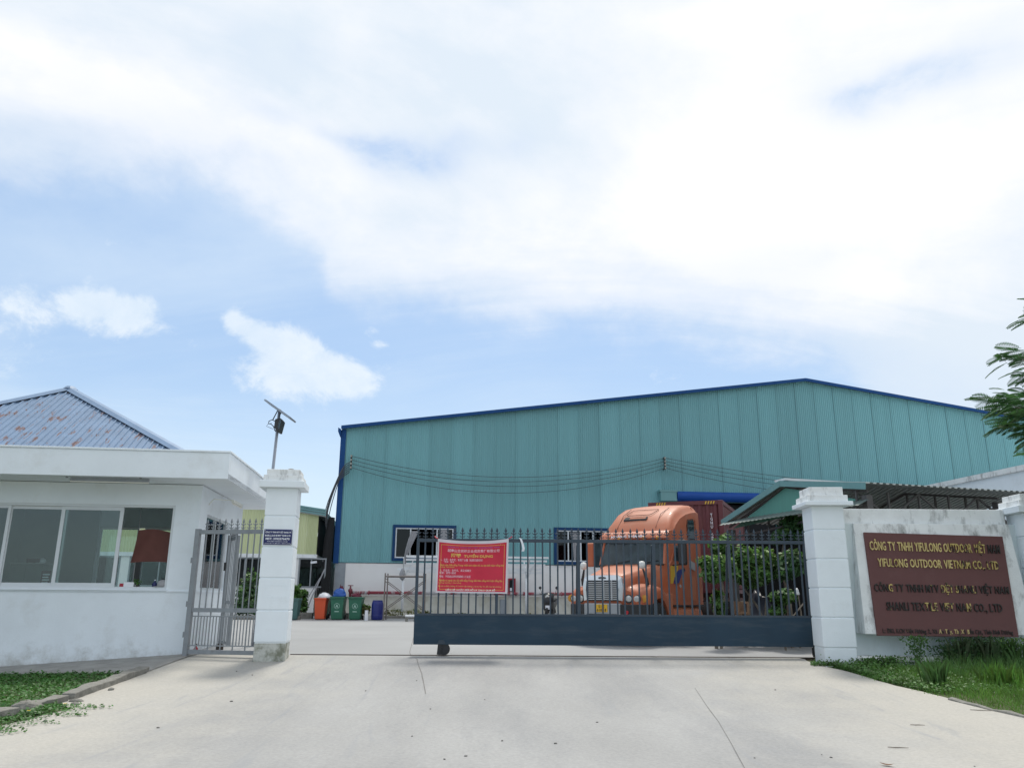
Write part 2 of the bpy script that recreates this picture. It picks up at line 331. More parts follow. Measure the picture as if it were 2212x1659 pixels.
M['yard_concrete'] = MAT('yard concrete', (.30, .305, .31), .85, var=.08, scale=.3, dirt=(.25, .255, .26), dirt_amt=.6, dirt_scale=.4, bump=.2, bscale=30, dstretch=(.4, 1.3, 1))
M['old_concrete'] = MAT('weathered concrete', (.20, .195, .175), .9, var=.25, scale=9, dirt=(.12, .12, .09), dirt_amt=.7, dirt_scale=6, bump=.6, bscale=35)
M['soil'] = MAT('soil', (.085, .085, .045), .95, var=.3, scale=4, dirt=(.05, .085, .025), dirt_amt=.6, dirt_scale=2)
M['far_ground'] = MAT('far ground', (.12, .13, .07), .95, var=.3, scale=.05)
M['plaster'] = MAT('white painted plaster', (.80, .86, .91), .8, var=.035, scale=1.2, dirt=(.50, .50, .47), dirt_amt=.35, dirt_scale=1.6, dirt_lo=.52, dirt_hi=.8, bump=.12, bscale=25)
M['pillar'] = MAT('painted pillar render', (.80, .86, .90), .75, var=.03, scale=2, dirt=(.50, .52, .50), dirt_amt=.35, dirt_scale=2.2, dirt_lo=.55, dirt_hi=.85, bump=.12, bscale=30)
M['stained'] = MAT('stained plaster', (.80, .82, .82), .85, var=.06, scale=3, dirt=(.11, .11, .10), dirt_amt=.85, dirt_scale=3.8, dirt_lo=.52, dirt_hi=.74, bump=.3, bscale=30, dstretch=(1, 1, .35))
M['sign_plaster'] = MAT('sign wall plaster', (.70, .77, .78), .85, var=.04, scale=1.5, dirt=(.40, .43, .42), dirt_amt=.5, dirt_scale=1.4, dirt_lo=.5, dirt_hi=.8, bump=.15, bscale=30, dstretch=(1, 1, .4))
M['base_moss'] = MAT('damp pillar base', (.52, .53, .49), .9, var=.1, scale=5, dirt=(.14, .15, .10), dirt_amt=.85, dirt_scale=3.0, dirt_lo=.45, dirt_hi=.62, bump=.3)
def SPLASH(mt, z0, z1, col, amt):
    # mud splashed up the foot of a wall: brownish, ragged, strongest at the ground
    nt = mt.node_tree; N = nt.nodes.new; L = nt.links.new; b = nt.nodes['Principled BSDF']; old = b.inputs['Base Color'].links[0].from_socket
    tc = N('ShaderNodeTexCoord'); sp = N('ShaderNodeSeparateXYZ'); L(tc.outputs['Object'], sp.inputs[0])
    n = N('ShaderNodeTexNoise'); n.inputs['Scale'].default_value = 2.2; n.inputs['Detail'].default_value = 9; n.inputs['Roughness'].default_value = .72; L(tc.outputs['Object'], n.inputs['Vector'])
    a = N('ShaderNodeMath'); a.operation = 'MULTIPLY_ADD'; L(n.outputs[0], a.inputs[0]); a.inputs[1].default_value = -(z1-z0)*3.2; L(sp.outputs[2], a.inputs[2])
    r = N('ShaderNodeMapRange'); r.interpolation_type = 'SMOOTHSTEP'; L(a.outputs[0], r.inputs[0]); k = (z1-z0)*1.6; r.inputs[1].default_value = z1-k; r.inputs[2].default_value = z0-k-(z1-z0)*.5; r.inputs[3].default_value = 0; r.inputs[4].default_value = amt
    r.inputs[1].default_value, r.inputs[2].default_value, r.inputs[3].default_value, r.inputs[4].default_value = z0-k-(z1-z0)*.6, z1-k, amt, 0
    m = N('ShaderNodeMix'); m.data_type = 'RGBA'; L(r.outputs[0], m.inputs[0]); L(old, m.inputs[6]); m.inputs[7].default_value = col + (1,); L(m.outputs[2], b.inputs['Base Color'])
SPLASH(M['plaster'], -.28, .28, (.30, .29, .24), .75)
M['interior'] = MAT('guardroom paint', (.42, .46, .44), .8, var=.04)
M['white_frame'] = MAT('white aluminium', (.66, .70, .73), .4, var=.03)
M['grey_steel'] = MAT('grey painted steel', (.25, .27, .29), .5, var=.1, scale=6, dirt=(.14, .13, .12), dirt_amt=.4, dirt_scale=5)
M['gate'] = MAT('blue grey gate paint', (.024, .050, .078), .6, spec=.25, var=.10, scale=1.2, dirt=(.085, .10, .115), dirt_amt=.5, dirt_scale=2.2, dirt_lo=.5, dirt_hi=.75, dstretch=(.35, 1, 2.2))
M['gate_bar'] = MAT('dark gate bars', (.035, .055, .078), .5, var=.1, scale=4)
M['black_iron'] = MAT('black iron', (.02, .021, .023), .5)
M['rust'] = MAT('rusty rail', (.06, .045, .035), .8, var=.3, scale=10)
M['navy'] = MAT('navy enamel', (.008, .013, .10), .35, var=.05)
M['white_print'] = MAT('white print', (.75, .77, .82), .5, var=.02)
M['tube_light'] = MAT('white batten lamp', (.72, .72, .66), .4, var=.02)
M['glass'] = GLASS('window glass', (.80, .88, .87), .03)
M['dark_glass'] = GLASS('tinted glass', (.10, .13, .16), .0)
# blue metal roof of the guardhouse: chalky paint flaking to red-brown rust
M['blue_roof'] = MAT('flaking blue roof paint', (.165, .25, .375), .55, var=.12, scale=2.2, dirt=(.16, .085, .075), dirt_amt=.9, dirt_scale=2.6, dirt_lo=.575, dirt_hi=.60, dstretch=(3.2, .8, .8))
M['blue_ridge'] = MAT('blue ridge capping', (.175, .265, .40), .5, var=.1, scale=2, dirt=(.2, .12, .11), dirt_amt=.8, dirt_scale=2.6, dirt_lo=.66, dirt_hi=.69)
M['teal'] = MAT('teal wall cladding', (.175, .39, .42), .55, var=.05, scale=.5, dirt=(.20, .42, .45), dirt_amt=.5, dirt_scale=1.2, dirt_lo=.45, dirt_hi=.7, stretch=(6, 1, .25), dstretch=(9, 1, .12), rand=.075)
M['teal_trim'] = MAT('teal trim', (.14, .30, .31), .5, var=.06)
M['green_clad'] = MAT('green cladding', (.10, .30, .25), .55, var=.06, stretch=(6, 6, .3))
M['blue_trim'] = MAT('blue metal trim', (.007, .060, .205), .6, spec=.25, var=.08)
M['blue_window'] = MAT('dark blue window trim', (.006, .045, .135), .6, spec=.25, var=.08)
M['blue_roller'] = MAT('blue roller housing', (.005, .060, .29), .55, spec=.3, var=.08)
M['plinth'] = MAT('white factory wall', (.82, .81, .80), .85, var=.03, scale=.6, dirt=(.62, .60, .52), dirt_amt=.4, dirt_scale=.8)
M['plinth_low'] = MAT('stained wall foot', (.68, .67, .60), .9, var=.05, scale=1, dirt=(.35, .31, .18), dirt_amt=.6, dirt_scale=.9, dirt_lo=.45, dirt_hi=.7)
M['grey_plaster'] = MAT('grey column', (.30, .33, .36), .8)
M['dark'] = MAT('interior and shade black', (.010, .0105, .012), .9)  # near black; stands in for shade under the canopy and in the gap
M['curtain'] = MAT('grey curtain', (.34, .34, .36), .9, var=.15, scale=6, stretch=(6, 6, .5))
M['yellow_clad'] = MAT('pale yellow green cladding', (.58, .62, .37), .6, var=.05, scale=.6, stretch=(6, 1, .3))
M['roof_sheet'] = MAT('grey roof sheet', (.42, .46, .47), .6, var=.1)
M['gold'] = MAT('gold letter paint', (.60, .47, .19), .45, var=.2, scale=14, dirt=(.03, .022, .016), dirt_amt=.95, dirt_scale=7, dirt_lo=.64, dirt_hi=.68)
M['worn_gold'] = MAT('worn gold letter', (.50, .38, .12), .5, var=.2, scale=14, dirt=(.022, .017, .014), dirt_amt=.97, dirt_scale=8, dirt_lo=.50, dirt_hi=.55)
M['dark_letter'] = MAT('blackened letter', (.022, .017, .015), .6, var=.3, scale=12, dirt=(.30, .22, .07), dirt_amt=.7, dirt_scale=9, dirt_lo=.64, dirt_hi=.67)
M['maroon'] = MAT('maroon sign board', (.115, .038, .036), .55, var=.06, scale=2, dirt=(.14, .062, .058), dirt_amt=.5, dirt_scale=3)
M['grass'] = LEAF('short grass', (.13, .26, .045)); M['clover'] = LEAF('clover leaves', (.062, .165, .034)); M['weed'] = LEAF('weeds', (.095, .195, .05)); M['reed'] = LEAF('grey green reeds', (.095, .14, .065))
M['dry'] = LEAF('dry leaf', (.16, .075, .03)); M['flower'] = MAT('yellow petals', (.75, .55, .03), .6)

# ------------------------------------------------------------------ the ground
def sheet(name, rows, mat, dz=0.0, nx=14, kind='structure'):            # rows: (y, x left, x right)
    mb = MB()
    for y, a, b in rows:
        for i in range(nx+1):
            x = a + (b-a)*i/nx; mb.v.append((x, y, gz(x, y) + dz))
    for j in range(len(rows)-1):
        for i in range(nx):
            A = j*(nx+1)+i; mb.f.append((A, A+1, A+nx+2, A+nx+1)); mb.m.append(0)
    o = mb.build(name, mat); o['kind'] = kind; return o
mb = MB()                                                        # the land out to the horizon
xs = [-3000, -300, -60, -25, -11.5, -9.3, -7.2, -3, 3, 9, 20, 60, 300, 3000]; ys = [-600, -50, 6, 8, 10, 11.5, 13, 14.5, 16, 17.5, 18.5, 19.59, 19.61, 20, 40, 100, 400, 3000]
for y in ys:
    for x in xs: mb.v.append((x, y, gz(x, y) - .05))
for j in range(len(ys)-1):
    for i in range(len(xs)-1):
        A = j*len(xs)+i; mb.f.append((A, A+1, A+len(xs)+1, A+len(xs))); mb.m.append(0)
o = mb.build('ground', M['far_ground']); o['kind'] = 'structure'
sheet('road', [(-9, -60, 60), (0, -60, 60), (6.3, -60, 60)], M['concrete'], -.006, 20)
LEFT = [(6.3, -6.9), (8.9, -6.8), (11.2, -6.66), (12.6, -6.5), (13.2, -6.95), (14.9, -6.97), (16.1, -7.0), (17.4, -7.19), (18.6, -7.3), (18.9, -7.3)]
RIGHT = [(6.3, 10.5), (9, 8.6), (12.6, 7.55), (13.3, 7.31), (14.5, 7.17), (15.4, 6.97), (16.7, 6.80), (17.8, 6.5), (18.9, 6.5)]
def edge(tab, y):
    for (a, xa), (b, xb) in zip(tab, tab[1:]):
        if a <= y <= b: return xa + (xb-xa)*(y-a)/(b-a)
    return tab[-1][1]
rows = []
y = 6.3
while y < 18.89:
    j = random.uniform(-.05, .05); rows.append((y, edge(LEFT, y)+j, edge(RIGHT, y)+random.uniform(-.05, .05))); y += .3
rows.append((18.89, -7.3, 6.5))
sheet('driveway', rows, M['concrete'], 0.0)
sheet('yard', [(18.93, -8.5, 18), (19.7, -8.5, 18), (20, -26, 40), (24, -26, 40), (30, -26, 40), (40, -26, 60), (60, -26, 60)], M['yard_concrete'], 0.0, 16)
# joints sawn in the slab: thin dark strips
def joint(pts, w=.012):
    mb = MB(); vs = []
    for i, (x, y) in enumerate(pts):
        q = Vector(pts[min(i+1, len(pts)-1)]) - Vector(pts[max(i-1, 0)]); n = Vector((-q.y, q.x)).normalized()*w/2
        for s in (-1, 1): vs.append((x+n.x*s, y+n.y*s, gz(x, y)+.005))
    mb.add(vs, [(2*i, 2*i+2, 2*i+3, 2*i+1) for i in range(len(pts)-1)])
    o = mb.build('slab_joint', M['slab_joint']); o['kind'] = 'structure'
M['slab_joint'] = MAT('slab joint', (.17, .165, .16), .9)
joint([(-2.25, 18.85), (-2.02, 18.2), (-1.9, 17.4), (-1.72, 16.4), (-1.55, 15.2), (-1.40, 14.1)], .016)
joint([(3.25, 14.9), (3.05, 13.2), (2.9, 11.9), (2.68, 10.4), (2.45, 9.0), (2.3, 7.5)], .007)
joint([(-2.25, 18.98), (-2.4, 20), (-2.6, 22), (-3, 26), (-3.6, 34)], .014)
o = MB().box(-4.95, 18.885, -.05, 7.3, 18.925, .018).build('gate_rail', M['rust']); tag(o, 'thin rusty steel rail set in the concrete under the sliding gate', 'rail')

# ------------------------------------------------------------------ guardhouse
GH = Frame(-7.323, 18.9, R(7))
gh = framed('guardhouse', 'white plastered guardhouse with sliding windows and rusty blue hipped roof', 'guardhouse', GH)
HW = [(-5.35, 1.40, -.565, 3.31)]
MB().wall(-10.2, 0, -.6, 3.80, 0, .18, HW).build('wall', M['plaster'], gh)                        # front
SIDE_W = (.70, 1.40, 3.25, 3.19)
mb = MB().wall(.182, 4.80, -.1, 3.80, -.18, 0, [SIDE_W])                                           # side, built along x then turned
mb.xf(Matrix(((0, -1, 0, 0), (1, 0, 0, 0), (0, 0, 1, 0), (0, 0, 0, 1))) @ Matrix.Translation((0, 0, 0)))
for i, v in enumerate(mb.v): mb.v[i] = (v[0]-.18, v[1], v[2])
mb.f = [tuple(f) for f in mb.f]; mb.build('wall', M['plaster'], gh)
bx0, bx1 = GH.front(1195*.3165/1.7966, (1940+500*.3165)/1.7966, 4.62).x, -.45
bz1 = GH.front(1400*.3165/1.7966, (1940+322*.3165)/1.7966, 4.62).z
MB().wall(-10.2, -.182, -.1, 3.80, 4.62, 4.80, [(bx0, .9, bx1, bz1)]).build('wall', M['plaster'], gh)   # back
MB().box(-10.2, .182, -.1, -10.0, 4.618, 3.80).build('wall', M['plaster'], gh)
MB().box(-9.998, .19, -.1, -.185, 4.61, .12).build('floor', M['interior'], gh)
MB().box(-9.98, 4.60, .13, bx0-.01, 4.617, 3.78).build('inner_lining', M['interior'], gh)
MB().box(bx0, 4.60, .13, -.20, 4.617, .89).build('inner_lining', M['interior'], gh)
MB().box(-6.0, .2, .13, -5.93, 4.59, 3.79).build('partition', M['interior'], gh)
MB().box(-11.0, -1.13, 3.815, .81, 5.7, 3.93).build('soffit', M['plaster'], gh)
for a in ((-11.0, -1.134, 3.808, .81, -.98, 4.40), (.66, -.978, 3.808, .81, 5.7, 4.40), (-11.0, 5.55, 3.932, .658, 5.7, 4.40)):
    MB().box(*a).build('parapet', M['plaster'], gh, bevel=.008)
for a in ((-11.0, -1.16, 4.402, .836, -.95, 4.445), (.63, -.948, 4.402, .836, 5.72, 4.445)):
    MB().box(*a).build('coping', M['plaster'], gh, bevel=.006)
MB().box(-10.2, -.022, 1.345, .022, 0, 1.375).build('ledge', M['plaster'], gh)
MB().box(.001, .002, 1.345, .022, 4.8, 1.375).build('ledge', M['plaster'], gh)
# front window: four sliding lights, the rightmost one pushed open
wx = [-5.35, -4.22, -3.03, -1.79, -.565]
def window(name, parent, x0, z0, x1, z1, y, t=.06, d=.09, mat='white_frame'):
    return MB().wall(x0, x1, z0, z1, y, y+d, [(x0+t, z0+t, x1-t, z1-t)]).build(name, M[mat], parent)
win = window('window', gh, -5.35, 1.40, -.565, 3.31, .02, .055, .12)
def sash(parent, x0, x1, z0, z1, y, t=.055, glass='glass', mat='white_frame'):
    MB().wall(x0, x1, z0, z1, y, y+.035, [(x0+t, z0+t, x1-t, z1-t)]).build('sash', M[mat], parent)
    MB().box(x0+t, y+.012, z0+t, x1-t, y+.018, z1-t).build('pane', M[glass], parent)
sash(win, -5.29, -4.19, 1.456, 3.254, .045, .065); sash(win, -4.24, -2.96, 1.456, 3.254, .085, .075); sash(win, -3.09, -1.72, 1.456, 3.254, .045, .08)
MB().box(-5.36, -.05, 1.376, -.55, .02, 1.398).build('sill', M['plaster'], gh)
# side window, its frame in the side wall (local y runs along it)
def side_box(y0, z0, y1, z1, x0=-.13, x1=-.05): return (x0, y0, z0, x1, y1, z1)
a, b, c, d = SIDE_W
sw = MB().box(-.13, a, b, -.05, a+.05, d).box(-.13, c-.05, b, -.05, c, d).box(-.13, a+.05, b, -.05, c-.05, b+.05).box(-.13, a+.05, d-.05, -.05, c-.05, d).build('window', M['white_frame'], gh)
for y0, y1 in ((.76, 1.98), (1.95, 3.19)):
    MB().box(-.10, y0, 1.46, -.07, y0+.045, 3.13).box(-.10, y1-.045, 1.46, -.07, y1, 3.13).build('sash', M['white_frame'], sw)
    MB().box(-.088, y0+.045, 1.46, -.082, y1-.045, 3.13).build('pane', M['glass'], sw)
# back window lights
bw = window('window', gh, bx0, .9, bx1, bz1, 4.66, .04, .08)
for x0 in (bx0+.04, bx0+(bx1-bx0)*.36, bx0+(bx1-bx0)*.68):
    x1 = x0+(bx1-bx0)*.3
    MB().wall(x0, x1, .95, bz1-.045, 4.68, 4.71, [(x0+.035, .99, x1-.035, bz1-.085)]).build('sash', M['white_frame'], bw)
    MB().box(x0+.035, 4.69, .99, x1-.035, 4.696, bz1-.085).build('pane', M['glass'], bw)
# hipped roof: ribbed slopes and ridge caps
AP = GH.l(P(152, 841, 21.4)); ez = 3.95
cs = [Vector((.62, -.93, ez)), Vector((.62, 5.5, ez)), Vector((-9.6, 5.5, ez)), Vector((-9.6, -.93, ez))]
def slope(c0, c1, name='roof_slope'):
    u = (c1-c0); Lh = u.length; u.normalize(); foot = c0 + u*(AP-c0).dot(u); up = (AP-foot); H = up.length; up.normalize(); n = u.cross(up).normalized()
    if n.z < 0: n = -n
    mb = MB(); pitch = .16; t = 0.0; prof = [(0, 0), (.055, 0), (.07, .028), (.10, .028), (.115, 0)]; pts = []
    while t < Lh:
        for p, h in prof: pts.append((t+p, h))
        t += pitch
    ft = (foot-c0).length
    for p, h in pts:
        if p > Lh: break
        hh = H*(p/ft if p < ft else (Lh-p)/(Lh-ft)); b = c0 + u*p + n*(h+.01)
        mb.v += [tuple(b), tuple(b + up*max(hh, 0.001))]
    k = len(mb.v)//2
    mb.f = [(2*i, 2*i+2, 2*i+3, 2*i+1) for i in range(k-1)]; mb.m = [0]*(k-1)
    return mb.build(name, M['blue_roof'], gh)
slope(cs[3], cs[0]); slope(cs[0], cs[1]); slope(cs[1], cs[2]); slope(cs[2], cs[3])
for c in cs:
    d0 = (AP-c); s = d0.cross(Vector((0, 0, 1))).normalized()*.19
    mb = MB(); rings = []
    for e in (c, AP):
        rings.append([e + s + Vector((0, 0, -.03)), e + s*.5 + Vector((0, 0, .055)), e + Vector((0, 0, .085)), e - s*.5 + Vector((0, 0, .055)), e - s + Vector((0, 0, -.03))])
    mb.loft(rings, closed=False); mb.build('ridge_cap', M['blue_ridge'], gh)
mb = MB(); mb.lathe([(.20, -.01), (.12, .07), (.02, .09)], 10, AP); mb.build('finial_cap', M['blue_ridge'], gh)
# lamps under the eaves
def batten(a, b, label, bracket=True):
    t = thing('tube_lamp', label, 'lamp', (0, 0, 0)); a, b = Vector(a), Vector(b)
    MB().bar(a, b, .055, .07).build('lamp_body', M['grey_steel'] if not bracket else M['tube_light'], t)
    MB().tube([a+Vector((0, 0, -.055)), b+Vector((0, 0, -.055))], .017, 8).build('tube', M['tube_light'], t)
    return t
t = batten(GH.w(*GH.front((605*.4521)/1.7966, (1480+835*.4521)/1.7966, -.95).xy, 3.76), GH.w(*GH.front((1280*.4521)/1.7966, (1480+848*.4521)/1.7966, -.95).xy, 3.76), 'long dusty fluorescent lamp under the front eave of the guardhouse', False)
for k in (.2, .8):
    q = GH.w(-3.2+2.6*k, -.95, 0); MB().box(q.x-.02, q.y-.02, 3.78, q.x+.02, q.y+.02, 3.816).build('bracket', M['grey_steel'], t)
t = batten(GH.w(.50, 1.0, 3.55), GH.w(.50, 2.1, 3.55), 'white fluorescent lamp on a bent arm by the guardhouse side window')
MB().tube([GH.w(.0, .75, 3.42), GH.w(.10, .75, 3.56), GH.w(.46, 1.1, 3.58)], .012, 6).build('arm', M['tube_light'], t)

# ---- things inside the guardhouse
def gin(name, label, cat): return framed(name, label, cat, GH)
t = gin('cabinet', 'grey green metal cabinet inside the guardhouse behind the left panes', 'cabinet')
M['cabinet'] = MAT('grey green cabinet', (.20, .25, .22), .5); c0 = GH.front(150*.3165/1.7966, 1200, 2.6).x; c1 = GH.front(560*.3165/1.7966, 1200, 2.6).x; ct = GH.front(60, (1940+785*.3165)/1.7966, 2.6).z
MB().box(c0, 2.6, .12, c1, 3.2, ct).build('carcass', M['cabinet'], t, bevel=.01)
for k in range(2): MB().box(c0+.03+k*(c1-c0)/2, 2.585, .2, c0-.03+(k+1)*(c1-c0)/2, 2.598, ct-.06).build('door', M['cabinet'], t)
MB().box(c0-.02, 2.58, ct+.002, c1+.02, 3.22, ct+.03).build('top', M['interior'], t)
x = (c0*2+c1)/3; t = gin('helmet', 'small white helmet standing on the cabinet in the guardhouse', 'helmet')
MB().lathe([(.10, 0), (.11, .05), (.09, .11), (.03, .14)], 12, (x+.35, 2.85, ct+.032)).build('shell', M['white_print'], t, smooth=True); MB().box(x+.27, 2.70, ct+.032, x+.43, 2.78, ct+.05).build('peak', M['white_print'], t)
M['red_box'] = MAT('red carton', (.35, .02, .04), .5); M['brown'] = MAT('brown lid', (.07, .035, .03), .7)
tag(MB().box(c0+.32, 2.7, ct+.032, c0+.62, 3.0, ct+.14).build('bundle', M['brown']), 'brown bundle lying on the cabinet in the guardhouse', 'bundle').matrix_world = gh.matrix_basis
bundle = bpy.data.objects['bundle']; bundle.location = GH.o; bundle.rotation_euler = (0, 0, GH.yaw)
t = gin('poster', 'small dark red printed card leaning inside the guardhouse window pane', 'card')
MB().box(-3.36, .14, 1.46, -3.16, .15, 1.80).build('card', M['brown'], t)
for k in range(4): MB().box(-3.33, .137, 1.52+k*.06, -3.20+.02*(k % 2), .139, 1.55+k*.06).build('print', M['white_print'], t)
# sill things
sx = lambda px: GH.front((px*.3165)/1.7966, (1940+1070*.3165)/1.7966, .1).x
t = gin('carton', 'small red and white carton on the open guardhouse window sill', 'carton')
MB().box(sx(1468), .06, 1.458, sx(1517), .14, 1.53).build('red_end', M['red_box'], t); MB().box(sx(1517)+.002, .06, 1.458, sx(1640), .14, 1.56).build('white_end', M['white_print'], t)
t = gin('sill_plant', 'little green potted plant on the open guardhouse window sill', 'plant'); px_ = sx(1680)
M['pot'] = MAT('dark plant pot', (.05, .045, .04), .7); M['plant_leaf'] = LEAF('pot plant leaves', (.06, .16, .03))
MB().lathe([(.03, 0), (.045, .05)], 10, (px_, .11, 1.458)).build('pot', M['pot'], t)
def leafquad(mb, c, size, nrm=None, asp=.55):
    n = nrm or Vector((random.gauss(0, 1), random.gauss(0, 1), random.gauss(.5, 1))).normalized(); a = n.orthogonal().normalized()
    a = Matrix.Rotation(random.uniform(0, 6.28), 3, n) @ a; b = n.cross(a); c = Vector(c)
    return mb.add([c - a*size, c + b*size*asp, c + a*size, c - b*size*asp], [(0, 1, 2, 3)])
mb = MB()
for i in range(40): leafquad(mb, (px_+random.gauss(0, .05), .11+random.gauss(0, .03), 1.56+random.gauss(0, .035)), .03)
mb.build('leaves', M['plant_leaf'], t)
t = gin('cap', 'pale grey cap hanging at the right end of the guardhouse sill', 'cap'); cx = sx(1985)
MB().lathe([(.11, 0), (.115, .05), (.09, .13), (.02, .165)], 14, (cx, .10, 1.458)).build('crown', M['curtain'], t, smooth=True)
MB().lathe([(.08, 0), (.075, .012)], 14, (cx-.1, .06, 1.46)).build('brim', M['curtain'], t)
t = gin('bottle', 'dark blue bottle on the guardhouse sill beside the grey cap', 'bottle'); cx = sx(1890)
MB().lathe([(.05, 0), (.055, .02), (.055, .08), (.02, .11), (.018, .14)], 12, (cx, .11, 1.458)).build('body', M['navy'], t, smooth=True); MB().lathe([(.02, 0), (.02, .02)], 10, (cx, .11, 1.60)).build('lid', M['white_print'], t)
# maroon cloth hanging in the open light
zc = lambda px, py: GH.front((px*.3165)/1.7966, (1940+py*.3165)/1.7966, .7)
quad = [zc(1700, 370), zc(2095, 400), zc(2062, 765), zc(1598, 770)]
mb = MB(); nn = 10
for j in range(nn+1):
    for i in range(nn+1):
        u, v = i/nn, j/nn; a = quad[0].lerp(quad[1], u); b = quad[3].lerp(quad[2], u); p = a.lerp(b, v)
        p.z += .05*math.sin(3.14*u)*(1 if v < .5 else .8)*(1-v*.4); p.y += .03*math.sin(u*9+v*3); mb.v.append(tuple(p))
for j in range(nn):
    for i in range(nn): A = j*(nn+1)+i; mb.f.append((A, A+1, A+nn+2, A+nn+1)); mb.m.append(0)
M['flag'] = MAT('maroon cloth', (.20, .078, .066), .8, var=.1)
t = gin('hanging_cloth', 'maroon cloth hung from a rod inside the open guardhouse window', 'cloth'); mb.build('cloth', M['flag'], t, smooth=True)
MB().tube([quad[0]+Vector((0, 0, .6)), quad[0]+Vector((0, 0, .0))], .012).tube([quad[1]+Vector((0, 0, .6)), quad[1]+Vector((0, 0, .0))], .012).build('rod', M['grey_steel'], t)

# ------------------------------------------------------------------ gate pillars
def z3(x, y): return ((650+x*.5124)/1.7966, (1750+y*.5124)/1.7966)
def z3b(x, y): return ((2650+x*.4522)/1.7966, (1850+y*.4522)/1.7966)
def pillar(label, fr, w, dep, cx, zs, tiers, zoom, top_over, mats):
    t = framed('gate_pillar', label, 'pillar', fr, 'white gateposts')
    zz = [fr.front(*zoom(cx, y)).z for y in zs]              # shaft top, joints..., foot
    hi = zz[0]; g = .012
    for i in range(len(zz)-1):
        lo = zz[i+1] if i < len(zz)-2 else -.35
        b = .018 if i % 2 == 0 else .0
        b = .0
        if i < len(zz)-2:
            MB().box(-b, -b, lo+g, w+b, dep+b, hi-g).build('block', M['pillar'], t, bevel=.014)
        else:
            MB().box(.012, .012, lo, w-.012, dep-.012, hi-g).build('foot', mats, t, bevel=.01)
        hi = lo
    MB().box(.02, .02, -.3, w-.02, dep-.02, zz[0]+.01).build('core', M['pillar'], t)
    z = zz[0]-g
    for (ya, yb, ov) in tiers:
        z1 = fr.front(*zoom(cx, ya), -ov).z
        MB().box(-ov, -ov, z+.001, w+ov, dep+ov, z1).build('cap_tier', M['stained'] if ov < .12 else M['pillar'], t, bevel=.01); z = z1
    return t, z
pl = P(*z3(690, 1000), 17.62); LPF = Frame(pl.x, 17.62, R(8))
lp, lp_top = pillar('white rusticated gate pillar carrying the small blue sign beside the grey gate', LPF, .675, .68, 830, (275, 490, 725, 960, 1205, 1450, 1605), ((222, 275, .15), (180, 222, .075), (137, 180, .02)), z3, 0, M['base_moss'])
pr = P(*z3b(1150, 800), 17.85); RPF = Frame(pr.x, 17.85, R(-3))
rp, rp_top = pillar('white rusticated gate pillar between the dark sliding gate and the brown sign', RPF, .70, .70, 1260, (245, 452, 702, 952, 1207, 1467, 1590), ((207, 245, .17), (155, 207, .09), (88, 155, .02)), z3b, 0, M['pillar'])
MB().lathe([(.09, 0), (.05, .03), (.02, .035)], 7, (.48, .1, lp_top)).build('mortar_lump', M['old_concrete'], lp)
ra, rb = LPF.front(*z3(748, 1012), -.003), LPF.front(*z3(898, 1108), -.003)
MB().wall(ra.x, rb.x, rb.z, ra.z, -.006, .001, [(ra.x+.012, rb.z+.012, rb.x-.012, ra.z-.012)]).build('patch_outline', M['pillar'], lp)
# third pillar at the right end of the sign wall
def z4(x, y): return ((3050+x*.5125)/1.7966, (1850+y*.5125)/1.7966)
pf = P(*z4(1722, 600), 18.0); FPF = Frame(pf.x+.36, 18.0, R(-3))
pillar('white rusticated pillar at the far right end of the brown sign', FPF, .70, .70, 1790, (268, 450, 690, 925, 1160, 1390), ((215, 268, .17), (172, 215, .09), (128, 172, .02)), z4, 0, M['pillar'])

# blue enamel sign on the left pillar
a = LPF.front(*z3(736, 595), -.01); b = LPF.front(*z3(948, 592), -.01); c = LPF.front(*z3(732, 708), -.01)
x0, x1, zt, zb = min(a.x, c.x)-.004, b.x, (a.z+b.z)/2, c.z
t = framed('pillar_sign', 'small navy blue enamel sign with white lettering on the left gate pillar', 'sign', LPF)
MB().box(x0, -.022, zb, x1, -.004, zt).build('plate', M['navy'], t, bevel=.004)
W_, H_ = x1-x0, zt-zb
def ln(s, u0, u1, v0, v1, bold=.02): lettering(s, x0+W_*u0, x0+W_*u1, zt-H_*v1, zt-H_*v0, M['white_print'], t, -.0235, 0, bold)
ln('CÔNG TY TNHH MTV DỆT SHANLI VN', .04, .96, .10, .27, .03); ln('越南山立纺织责任有限公司', .04, .94, .34, .47); ln('MST: 3702576470', .07, .92, .54, .69, .03)
ln('KCN VIỆT HƯƠNG 2, LÔ ĐB', .13, .85, .75, .83); ln('XÃ AN TÂY, TX. BẾN CÁT, T. BÌNH DƯƠNG', .06, .95, .87, .95)
for u, v in ((.03, .06), (.97, .06), (.03, .94), (.97, .94)):
    MB().lathe([(.008, 0), (.006, .004)], 8, (x0+W_*u, -.0222, zt-H_*v), 'y').build('screw', M['white_frame'], t)
